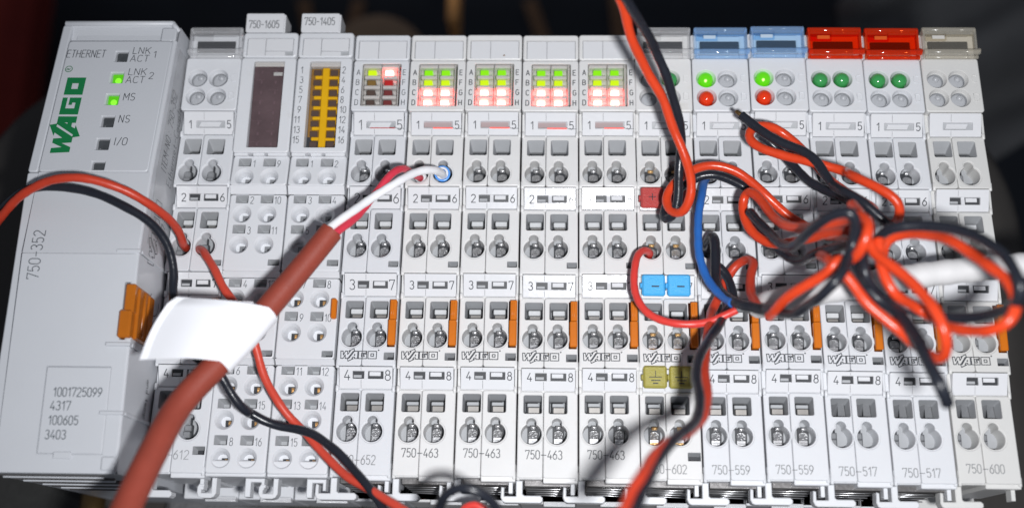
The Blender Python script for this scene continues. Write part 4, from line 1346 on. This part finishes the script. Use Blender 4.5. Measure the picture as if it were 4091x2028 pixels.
# ------------------------------------------------------------------ wires (paths in millimetres)
WIRES = {
"red_supply_wire":("red",1.8,[(-36.3,45.2,6),(-32.7,46.7,9),(-30.0,47.6,12),(-25.4,50.0,16),(-21.1,51.6,19),(-16.7,52.6,21),(-11.3,52.7,22),(-6.8,52.2,21),(-2.5,51.2,19),(1.1,49.6,16),(3.0,48.3,12),(3.8,47.1,6),(3.5,45.9,2),(3.0,46.1,-2)]),
"black_supply_wire":("black",1.8,[(-37.7,48.5,4),(-34.1,49.7,7),(-29.6,50.3,12),(-25.4,51.9,15),(-20.8,52.5,17),(-17.6,52.7,17),(-12.8,52.3,17),(-8.1,50.8,17),(-2.8,48.2,17),(1.0,46.3,16),(3.7,43.8,15),(5.4,40.5,14),(6.3,35.7,13),(6.0,33.9,13),(6.9,30.5,14),(8.4,25.6,15),(10.7,21.7,15),(13.7,18.9,14),(17.3,16.6,14),(18.4,14.6,13),(20.8,11.1,11),(22.0,10.3,9),(19.4,12.2,9),(22.9,9.8,7),(26.7,8.4,6),(30.6,7.9,6),(33.9,6.9,7),(38.3,3.9,9),(41.7,0.6,10),(45.2,-2.8,12),(47.7,-5.7,13),(51.9,-10.8,16)]),
"red_jumper_wire":("red2",1.75,[(5.6,45.7,-2),(7.9,44.4,2),(9.6,42.3,4),(12.1,38.7,6),(14.3,35.1,7),(17.2,31.6,8),(18.9,28.6,9),(20.8,25.6,8),(22.0,22.3,7),(23.7,17.4,6),(26.7,12.7,6),(29.5,9.4,5),(33.0,6.2,6),(36.5,2.8,7),(40.8,-0.8,9),(46.0,-3.9,12),(50.9,-6.6,15),(55.7,-9.1,18)]),
"white_core_wire":("white",1.75,[(33.4,39.4,19.5),(34.8,41.5,19.3),(36.3,43.6,19),(37.7,45.2,18),(40.1,47.4,17),(42.9,50.5,15),(45.9,53.1,14),(48.8,55.7,13),(51.1,57.9,11),(53.2,59.2,9.5),(54.7,59.7,8),(55.5,60.4,5),(56.1,61.0,2),(56.0,62.1,-2)]),
"red_core_wire":("crimson",1.6,[(34.7,38.3,18.5),(36.2,40.7,18.5),(37.6,42.7,18.5),(39.9,45.4,17),(41.8,48.4,15),(43.1,50.9,14),(44.8,53.6,13.5)]),
"red_core_wire_end":("crimson",1.6,[(48.8,58.4,4.5),(49.8,58.7,4),(50.8,59.4,3),(51.4,60.3,1),(51.3,61.7,-3)]),
"pair_orange":("orange",1.92,[(86.9,83.0,45),(90.8,80.3,40),(93.0,76.0,34),(96.1,72.2,28),(99.4,68.0,24),(102.1,62.9,20),(104.1,58.9,18),(105.2,55.7,16),(105.1,52.0,14),(103.8,49.5,12),(101.8,50.7,10),(101.1,53.7,9),(102.7,56.6,9),(106.0,59.3,9),(109.5,60.5,9),(114.1,59.7,9),(118.3,56.9,9),(121.6,53.6,9),(125.1,50.5,8),(128.5,47.8,9),(127.9,45.6,14),(129.9,42.2,22),(131.5,40.4,28)]),
"pair_black":("black",1.92,[(89.5,81.3,48),(91.8,78.3,43),(95.0,76.9,36),(97.9,74.8,30),(100.7,70.4,25),(102.6,66.1,20),(103.6,62.9,16),(103.2,58.0,14),(103.4,53.3,11.5),(102.3,49.7,9.5),(100.9,49.4,8),(100.9,51.9,7),(102.8,55.6,6),(106.3,58.3,6),(110.2,59.6,6.5),(115.2,58.0,7),(120.4,54.1,7),(124.1,51.3,7),(127.6,48.5,8),(129.9,44.7,14),(131.3,41.7,20),(129.6,44.5,26),(131.2,42.8,30)]),
"folded_orange":("orange",1.92,[(141.8,44.6,20),(141.9,46.0,24),(141.5,47.6,25),(139.9,49.2,25),(137.0,51.6,24),(134.2,55.0,20),(134.7,56.3,17),(128.6,59.0,15),(123.5,61.3,13),(118.8,63.5,12),(117.4,65.8,11),(118.2,67.7,11),(121.3,68.6,10),(124.5,67.7,9),(127.5,64.7,9),(130.4,61.2,9),(133.1,56.4,11),(137.0,52.2,14),(139.1,48.5,18),(131.3,45.7,24),(131.8,42.0,28)]),
"folded_black":("black",1.92,[(140.4,43.1,24),(137.6,45.7,24),(135.6,47.8,24),(133.1,50.5,22),(131.2,53.9,18),(128.4,59.8,16),(123.4,63.2,14),(119.9,66.2,13),(116.0,70.0,12)]),
"folded_black_two":("black",1.92,[(120.6,67.8,7),(123.4,65.7,6),(126.0,62.8,6),(128.4,59.5,7),(130.1,56.9,9),(134.3,52.5,13),(137.0,47.5,20),(131.1,43.4,27),(130.7,38.2,34)]),
"coil_orange_one":("orange",1.92,[(129.8,39.3,34),(127.8,40.7,28),(125.6,41.0,24),(122.4,41.7,19),(120.1,42.5,16),(117.9,44.2,14),(116.4,46.5,13),(115.6,49.4,12),(115.7,52.3,12),(116.4,53.7,13),(117.6,52.5,15),(118.7,49.1,18),(119.8,45.3,22),(120.7,42.8,26),(122.3,41.1,30),(124.2,39.9,35),(127.0,39.2,40),(128.3,38.3,44)]),
"coil_black_one":("black",1.92,[(116.4,48.9,15),(117.3,46.1,18),(118.6,43.1,21),(119.5,39.6,26),(120.1,37.4,31),(120.7,36.5,36),(121.6,37.1,40),(123.4,38.1,44),(125.4,38.6,47),(127.0,38.2,48),(127.9,36.4,46),(127.9,34.3,44),(126.6,31.1,44),(124.8,27.8,46),(122.9,25.9,44),(121.2,25.2,38),(119.7,24.5,34),(118.1,25.7,30),(116.4,27.2,26)]),
"coil_black_two":("black",1.92,[(117.5,49.0,9),(119.1,46.3,10),(121.5,42.9,12),(123.3,40.1,15),(124.6,38.2,19),(126.0,37.5,26),(128.4,37.1,32),(130.4,36.1,38),(132.2,35.5,40)]),
"coil_orange_two":("orange",1.92,[(129.1,38.9,44),(130.0,37.3,46),(129.6,35.0,47),(128.8,32.9,46),(128.3,31.9,44),(126.9,31.8,42),(125.2,32.2,42),(124.7,30.6,42),(123.4,29.7,40),(121.0,28.5,38),(118.8,27.3,35),(117.3,26.0,31),(116.8,25.7,28)]),
"coil_orange_three":("orange",1.92,[(124.9,34.9,34),(125.1,32.1,40),(125.7,30.5,42),(127.6,28.4,42),(130.0,24.6,42),(132.5,22.2,42),(135.1,19.9,42),(137.0,17.5,43),(138.9,15.4,44),(140.0,14.7,46),(140.2,15.7,48),(139.4,18.0,50),(138.3,21.2,50),(137.1,24.6,48),(135.4,27.8,46),(133.3,30.9,44),(131.6,33.5,42),(130.2,37.4,42),(130.7,41.1,38),(130.7,44.1,34)]),
"coil_orange_four":("orange",1.92,[(132.6,35.5,42),(132.6,32.3,42),(133.0,29.3,42),(134.4,26.3,42),(136.9,25.4,40),(139.8,24.4,38),(141.5,22.3,40),(142.5,20.3,44),(144.5,18.9,48),(146.1,18.2,52),(147.7,18.9,54),(148.9,20.9,54),(149.1,23.4,54),(148.6,26.5,52),(147.1,28.9,50),(146.0,31.9,46),(143.9,34.4,44),(142.5,36.6,40),(140.6,38.0,37),(138.5,38.9,34),(136.8,38.4,33),(136.1,36.9,32),(136.1,35.1,31)]),
"coil_black_three":("black",1.92,[(133.6,35.3,36),(133.5,36.8,38),(134.2,37.6,40),(136.0,37.8,42),(138.8,37.6,43),(141.9,36.7,45),(144.9,34.8,48),(146.9,32.4,51),(148.1,29.4,54),(148.5,26.2,56),(148.8,24.0,57),(148.8,22.1,56),(148.7,21.6,52),(147.9,21.9,47),(145.7,22.2,43),(143.2,22.9,40),(140.2,24.0,38),(137.3,25.1,37),(134.2,26.1,38),(131.7,27.5,40),(130.1,29.3,42),(129.9,31.8,42),(130.2,34.6,40)]),
"coil_black_end":("black",2.2,[(129.3,33.4,38),(129.8,30.9,39),(130.9,27.2,40),(133.2,25.1,40),(135.1,22.6,42),(136.0,19.5,45),(136.2,16.4,48),(136.4,13.7,50),(136.7,10.8,52),(137.6,8.5,52),(138.8,7.2,50)]),
"blue_wire":("blue",1.75,[(110.8,62.3,-3),(110.1,60.5,1),(109.1,58.0,4),(108.0,53.7,7),(107.4,49.7,8),(107.2,45.1,9),(107.4,41.2,10),(108.1,37.4,11),(109.3,34.4,13),(110.7,32.3,15),(111.9,30.4,18)]),
"black_drop_wire":("black",2.1,[(110.4,46.0,-3),(109.8,46.0,2),(110.0,46.8,5),(110.6,47.0,6),(110.6,44.9,8),(110.5,41.3,9),(110.0,37.7,10),(110.1,34.9,12),(111.1,32.3,15),(113.1,30.0,19),(115.5,28.5,22),(117.4,27.1,25)]),
"black_drop_wire_two":("black",1.9,[(111.1,40.8,6),(112.2,39.9,6),(113.1,38.4,6),(113.5,36.2,7),(113.7,34.1,8),(113.2,32.2,8),(111.6,30.4,10),(110.0,27.1,14),(107.7,23.6,18),(105.4,20.3,23),(104.1,17.5,26),(103.6,15.0,28.1),(103.8,10.9,32.2),(102.7,6.4,36.9),(99.2,3.1,43),(95.7,-1.0,49.8),(93.0,-5.5,56.6),(90.8,-9.8,62.1),(89.5,-12.3,64.8)]),
"red_pair_wire":("red",1.9,[(115.9,28.6,22),(115.8,32.1,17),(116.0,35.1,14),(116.6,37.9,12),(117.6,40.1,10),(117.0,41.6,8),(115.7,41.8,6),(114.2,40.5,5),(113.2,38.6,5),(112.2,36.5,5),(110.9,33.8,6),(109.9,32.0,6),(109.1,29.6,10),(107.7,25.2,14),(106.4,20.2,20),(105.8,16.5,24),(105.6,12.2,28.1),(104.6,8.5,32.2),(102.1,5.0,37.6),(98.4,2.0,44.4),(94.7,-0.9,50.5),(92.0,-4.7,56.6),(89.9,-8.5,60.7),(88.8,-11.1,63.4)]),
"thin_red_wire":("scarlet",1.6,[(98.4,45.0,-3),(98.4,44.9,1),(97.3,44.9,3),(95.8,43.4,5),(94.8,39.8,7),(94.7,36.3,8),(95.4,33.1,9),(97.1,30.3,10),(100.1,28.5,11),(103.3,27.6,12),(107.1,27.8,12),(110.2,28.9,12),(113.5,30.3,13)]),
"white_cable":("whitecable",4.6,[(174.1,37.7,20),(164.7,37.4,20),(156.0,36.6,20),(146.9,35.5,20),(137.5,33.7,21),(128.0,31.5,23),(122.3,30.5,22),(119.3,30.4,19),(117.6,31.1,13)]),
"bottom_black_loop":("black",1.75,[(60.3,-10.1,32),(60.8,-8.2,34),(61.3,-7.0,36),(62.7,-5.9,38),(64.9,-5.4,39),(67.2,-5.8,39),(69.0,-6.9,38),(70.2,-8.2,36),(71.1,-9.8,34)]),
"bottom_red_loop":("crimsonred",1.5,[(62.2,-9.0,14),(63.1,-7.3,15),(64.4,-6.4,16),(66.2,-6.5,16),(67.6,-7.7,16),(68.3,-8.9,15)]),
"sheath":("sheath",4.4,[(37.2,43.5,18.5),(34.6,39.6,19),(31.8,35.5,19.5),(26.4,27.4,21),(23.4,22.3,23),(19.5,16.7,25),(14.4,8.9,28),(12.2,-0.1,33),(10.6,-9.3,38),(10.1,-15.4,42)]),
}
WM = dict(orange=W_OR, red=W_RED, red2=W_RED2, scarlet=W_SCAR, black=W_BLK, blue=W_BLUE, white=W_WHT, crimson=W_CRIM,
          crimsonred=W_SCAR, sheath=W_SHEATH, whitecable=W_WCAB, maroon=W_RED2)
WIRE_INFO = {
    'red_supply_wire': ('wire', 'red wire arching over the wide coupler into the supply module beside it', 'red wire'),
    'black_supply_wire': ('wire', 'black wire running under the red arch, behind the white flag and down to the bottom', 'black wire'),
    'red_jumper_wire': ('wire', 'brick red wire from the supply module passing behind the white flag to the bottom edge', 'red wire'),
    'white_core_wire': ('wire', 'short white wire from the thick cable into the first all-lit module', 'white wire'),
    'red_core_wire': ('wire', 'short crimson wire from the thick cable, twisted behind the white one', 'red wire'),
    'pair_orange': ('wire', 'orange-red wire hanging from the top edge past the clear cover and looping right', 'orange wire'),
    'pair_black': ('wire', 'black wire twisted beside the orange one that hangs from the top edge', 'black wire'),
    'folded_orange': ('wire', 'orange wire with a fold under the blue covered modules, bent down over the red ones', 'orange wire'),
    'folded_black': ('wire', 'black wire whose pointed end lies below the round lenses of the blue covered modules', 'black wire'),
    'folded_black_two': ('wire', 'black wire inside the orange fold below the blue covered modules', 'black wire'),
    'coil_orange_one': ('wire', 'orange wire making a small hook left of the tangle', 'orange wire'),
    'coil_black_one': ('wire', 'black wire arching over the tangle and down to its left end', 'black wire'),
    'coil_black_two': ('wire', 'black wire sagging under the small orange hook', 'black wire'),
    'coil_orange_two': ('wire', 'orange wire running from the knot of the tangle down over the white cable', 'orange wire'),
    'coil_orange_three': ('wire', 'orange wire with a narrow loop hanging from the tangle over the red covered modules', 'orange wire'),
    'coil_orange_four': ('wire', 'orange wire making the widest loop of the tangle over the end module', 'orange wire'),
    'coil_black_three': ('wire', 'black wire following the widest orange loop over the end module', 'black wire'),
    'coil_black_end': ('wire', 'thick black wire end pointing down from the tangle', 'black wire'),
    'blue_wire': ('wire', 'blue wire plugged under the left blue covered module', 'blue wire'),
    'black_drop_wire': ('wire', 'black wire plugged into the hole right of the blue wire', 'black wire'),
    'black_drop_wire_two': ('wire', 'black wire running down beside the red one to the bottom edge', 'black wire'),
    'red_pair_wire': ('wire', 'red wire with a high bend beside the black drop wire, leaving at the bottom edge', 'red wire'),
    'thin_red_wire': ('wire', 'thin scarlet wire curving under the two blue push markers', 'red wire'),
    'white_cable': ('cable', 'thick grey-white cable lying behind the wire tangle from the right edge', 'cable'),
    'bottom_black_loop': ('wire', 'blurred black loop of wire at the bottom edge below the all-lit modules', 'black wire'),
    'bottom_red_loop': ('wire', 'blurred red loop of wire inside the black loop at the bottom edge', 'red wire'),
    'sheath': ('cable', 'thick brick-brown cable slanting up from the bottom edge through a white flag', 'cable'),
}
for key, (mk, dia, pts) in WIRES.items():
    if key == 'red_core_wire_end': continue
    if key == 'red_core_wire':
        pts = pts + [(46.6, 56.3, 13.0), (48.1, 58.1, 12.0), (49.1, 59.2, 10.0), (49.6, 59.9, 7.0), (50.3, 60.2, 4.2), (51.1, 60.7, 1.5), (51.3, 61.5, -3)]
    nm, lb, ct = WIRE_INFO[key]
    mb = MB()
    path = smooth_path(pts, .8)
    if nm == 'wire':                                 # slight unevenness of a bent, handled wire
        rg = random.Random(len(pts) * 7 + len(key))
        a1, a2, a3 = rg.random() * 6, rg.random() * 6, rg.random() * 6
        path = [p + Vector((math.sin(i * .21 + a1) + .5 * math.sin(i * .57 + a2), math.sin(i * .26 + a3), math.sin(i * .17 + a2))) * .10 * min(1, i / 8, (len(path) - i) / 8) for i, p in enumerate(path)]
        dia *= .94
    tube(mb, path, dia / 2, 18, rf=(lambda t: 2.2 + .36 * t) if key == 'sheath' else (lambda t: dia / 2 * (1 + .03 * math.sin(t * 90) + .02 * math.sin(t * 211))), cap=key != 'sheath')
    if key == 'sheath':
        d = (path[0] - path[1]).normalized()
        u = d.orthogonal().normalized(); w_ = d.cross(u); k = 18
        v = []
        for r_, q in ((2.2, 0), (1.95, .12), (1.55, .02), (1.45, -1.6)):
            v += [tuple(path[0] + d * (q + .12 * math.sin(2.1 * j) * (q > -1)) + (u * math.cos(2 * math.pi * j / k) + w_ * math.sin(2 * math.pi * j / k)) * r_) for j in range(k)]
        F = []
        for q in range(3): F += strip_faces(q * k, (q + 1) * k, k)
        mb.add(v, F + [tuple(range(3 * k, 4 * k))], 0, True)
    o = mb.build(nm, [WM[mk]])
    tag(o, lb, ct, 'insulated wires' if nm == 'wire' else None)
    if key == 'white_core_wire':
        mb = MB()
        c = Vector((55.9, 61.75, 0))
        for r0, z in ((1.45, .3), (1.05, .6)):
            ring = [Vector((c.x + r0 * math.cos(t * math.pi / 12), c.y + r0 * math.sin(t * math.pi / 12), z + .25 * math.sin(t * math.pi / 12))) for t in range(25)]
            tube(mb, ring, .24, 8, 0 if r0 > 1.2 else 1)
        bar(mb, (c.x, c.y, .4), (c.x, c.y + .2, -3.5), 1.25, 16)
        mb.build('ferrule_collar', [FERRULE, W_WHT], o)
    if key in ('folded_black', 'coil_black_end'):
        t_ = path[-1]; d = (path[-1] - path[-2]).normalized(); mb = MB()
        bar(mb, tuple(t_ - d * .3), tuple(t_ + d * (1.5 if key == 'folded_black' else .35)), .42, 10)
        mb.build('bare_core', [BRASSY], o)
    if key == 'red_core_wire':
        mb = MB(); bar(mb, (51.2, 61.4, .2), (51.3, 61.7, -3.6), 1.25, 16); mb.build('ferrule_collar', [W_WHT], o)

# ------------------------------------------------------------------ flag label wrapped round the thick cable
def flag():
    cab = smooth_path(WIRES['sheath'][2], 1.0)
    # cable points between the two edges of the flag
    a = min(range(len(cab)), key=lambda i: (cab[i] - Vector((26.4, 27.4, 21))).length)
    b = min(range(len(cab)), key=lambda i: (cab[i] - Vector((19.5, 16.7, 25))).length)
    i0, i1 = min(a, b), max(a, b)
    TL = Vector((11.0, 28.9, 26.5)); BL = Vector((7.0, 16.8, 29))
    n = 22; r = 2.75
    rows = []
    for k in range(n + 1):
        f = k / n
        x = i0 + (i1 - i0) * f
        c = cab[int(x)].lerp(cab[min(int(x) + 1, len(cab) - 1)], x - int(x))
        d = (cab[i1] - cab[i0]).normalized()
        edge = TL.lerp(BL, f) + Vector((-.85, .25, -.5)) * math.sin(f * math.pi) + Vector((.5, -.1, -1.0)) * max(0, .12 - f) * 6
        view = (CAM - c).normalized()
        side = d.cross(view).normalized()
        if side.dot(edge - c) < 0: side = -side
        up = side.cross(d).normalized()
        if up.dot(view) < 0: up = -up
        row = []
        m = 18
        for j in range(m + 1):                       # free sheet, leaving the cable tangentially
            s = 1 - j / m
            st = c + up * r
            p = st.lerp(edge, s) + up * (1.6 * math.sin(s * math.pi) - 1.2 * s * s + .35 * math.sin(f * 3.1) * s + .10 * math.sin(s * 9 + f * 5))
            row.append(p)
        for j in range(1, 17):                       # round the cable
            t = math.pi / 2 - j * math.pi * 1.45 / 16
            row.append(c + up * (r * math.sin(t)) - side * (r * math.cos(t)))
        for j in range(1, 9):                        # under-layer back to the free edge
            s = j / 8
            row.append(row[-1].lerp(edge + up * -.25, .30) if j < 8 else edge + up * -.22)
        rows.append(row)
    mb = MB()
    w = len(rows[0])
    mb.add([tuple(p) for row in rows for p in row], [(k * w + j, k * w + j + 1, (k + 1) * w + j + 1, (k + 1) * w + j) for k in range(n) for j in range(w - 1)], 0, True)
    o = mb.build('flag_label', [PAPER])
    tag(o, 'blank white flag label folded round the thick brick-brown cable', 'label')


flag()

# ------------------------------------------------------------------ rail, stool seat and what lies round it
def rail():
    mb = MB()
    rbox(mb, -30, 26, -62, 176, 61, -60.8, .2)
    rbox(mb, -30, 26, -62, 176, 28, -54, .2); rbox(mb, -30, 59, -62, 176, 61, -54, .2)
    tag(mb.build('mounting_rail', [RAILM]), 'galvanised mounting rail running under all the modules', 'rail')


rail()
def seat():
    mb = MB(); v = []; k = None
    for ins, dz in ((9, 0), (4, -1.5), (1, -5), (0, -11), (0, -26), (4, -32)):
        L = rr(-83 + ins, -160 + ins, 202 - ins, 120.6 - ins, 50 - ins * .6, 16)
        k = len(L); v += [(p[0], p[1], -64 + dz) for p in L]
    F = [tuple(range(k))]
    for q in range(5): F += strip_faces(q * k, (q + 1) * k, k, True)
    mb.add(v, F, 0, True)
    tag(mb.build('stool_seat', [STOOL]), 'dark brown padded stool seat with rounded corners under the whole row', 'stool')


seat()


def slab(name, pts, z0, z1, m, label, cat, ch=1.5):
    mb = MB(); prism(mb, pts, z0, z1, 0, ch)
    tag(mb.build(name, [m]), label, cat)


floor = MB()
floor.add([(-3000, -3000, -520), (3000, -3000, -520), (3000, 3000, -520), (-3000, 3000, -520)], [(0, 1, 2, 3)])
tag(floor.build('floor', [NAVY]), kind='structure')

# blurred things on the floor and beside the stool
def disc(name, c, r, h, m, label, cat, r2=None):
    mb = MB(); n = 64
    prof = [(r * .86, c[2] + h), (r * .95, c[2] + h * .93), (r, c[2] + h * .75), (r, c[2] + h * .3), (r * .95, c[2])]
    v = []
    for q, z in prof: v += [(c[0] + q * math.cos(2 * math.pi * i / n), c[1] + q * math.sin(2 * math.pi * i / n), z) for i in range(n)]
    F = [tuple(range(n))]
    for k in range(len(prof) - 1): F += strip_faces(k * n, (k + 1) * n, n, True)
    mb.add(v, F, 0, True)
    tag(mb.build(name, [m]), label, cat)


BROWN = mat('brown_upholstery', (0.30, 0.20, 0.13), 0.8, mottle=0.2, mscale=30)
TAN = mat('tan_varnished_wood', (0.75, 0.36, 0.12), 0.5, mottle=0.2, mscale=60)
CHAR = mat('charcoal_cloth', (0.085, 0.087, 0.092), 0.9, mottle=0.35, mscale=25, bump=0.6, bscale=60)
DRED = mat('dark_red_cloth', (0.16, 0.012, 0.008), 0.85, mottle=0.4, mscale=25)
STRIPE = mat('dim_brown_stripe', (0.20, 0.11, 0.06), 0.9, mottle=0.4, mscale=30)
disc('pouffe', (-1.7, 207, -275), 23.8, 25, BROWN, 'small brown round pouffe on the floor behind the module row, blurred', 'pouffe')
mb = MB(); rbox(mb, 29.9, 225.7, -272, 34.5, 330, -250, 1.5)
tag(mb.build('table_leg', [TAN]), 'tan wooden leg lying behind the row near the top edge, blurred', 'table leg')
mb = MB()
for x0, y0, x1, y1 in ((-190, 340, -120, 270), (-160, 330, -60, 240), (-100, 380, -70, 250), (-60, 380, -85, 260), (60, 380, 110, 230), (120, 400, 130, 250), (-230, 300, -180, 230)):
    d = Vector((x1 - x0, y1 - y0, 0)).normalized(); n_ = Vector((-d.y, d.x, 0)) * 4
    a, b = Vector((x0, y0, -517)), Vector((x1, y1, -517))
    mb.add([tuple(a - n_), tuple(b - n_), tuple(b + n_), tuple(a + n_)], [(0, 1, 2, 3)])
tag(mb.build('floor_stripes', [STRIPE]), kind='structure')
mb = MB(); rbox(mb, -420, 150, -480, -247, 420, -395, 30)
tag(mb.build('cushion', [DRED]), 'dark red cushion at the top left corner, blurred', 'cushion')


def cloth(name, pts, z, m, label, cat, seed):
    """soft folded sheet with thickness"""
    random.seed(seed)
    mb = MB(); nx, ny = 26, 26
    (x0, y0), (x1, y1), (x2, y2), (x3, y3) = pts
    ph = [random.random() * 6 for _ in range(6)]
    for lay, dz in ((0, 0), (1, -6)):
        v = []
        for j in range(ny + 1):
            for i in range(nx + 1):
                u, w = i / nx, j / ny
                X = (x0 * (1 - u) + x1 * u) * (1 - w) + (x3 * (1 - u) + x2 * u) * w
                Y = (y0 * (1 - u) + y1 * u) * (1 - w) + (y3 * (1 - u) + y2 * u) * w
                q = u * 1.3 + w * 1.9
                Z = z + dz + 9 * math.sin(q * 6 + ph[0]) + 5 * math.sin(q * 11 + ph[1] + u * 3) + 3 * math.sin(w * 17 + ph[2] - u * 4)
                v.append((X, Y, Z))
        F = [(j * (nx + 1) + i, j * (nx + 1) + i + 1, (j + 1) * (nx + 1) + i + 1, (j + 1) * (nx + 1) + i) for j in range(ny) for i in range(nx)]
        mb.add(v, F if lay == 0 else [f[::-1] for f in F], 0, True)
    tag(mb.build(name, [m]), label, cat)


cloth('jacket', [(238, 142), (520, 315), (560, 560), (205, 235)], -250, CHAR, 'charcoal folded jacket lying beyond the right end of the row', 'jacket', 3)
# grainy grey boards and a brass peg under the lower edge
SEATZ = -66
slab('felt_pad', [(-75, -60), (-30, -60), (-18, -8), (-36, 0), (-52, 7), (-75, 2)], -63.9, -60, SUEDE2, 'dark brown-grey felt pad showing at the bottom left corner', 'pad')
slab('stone_tile', [(-16.5, -40), (32, -40), (26, -4.6), (14, -2.2), (0, -.2), (-9, 1.6), (-14.5, 1.0)], -63.9, -58, SUEDE, 'rough grey stone tile showing below the supply module beside the brown cable', 'tile')
mb = MB(); bar(mb, (-33, -14, -60), (-33, 1.0, -60), 3.0, 20)
tag(mb.build('brass_peg', [BRASSY]), 'short tarnished brass peg at the bottom edge left of the brown cable', 'peg')
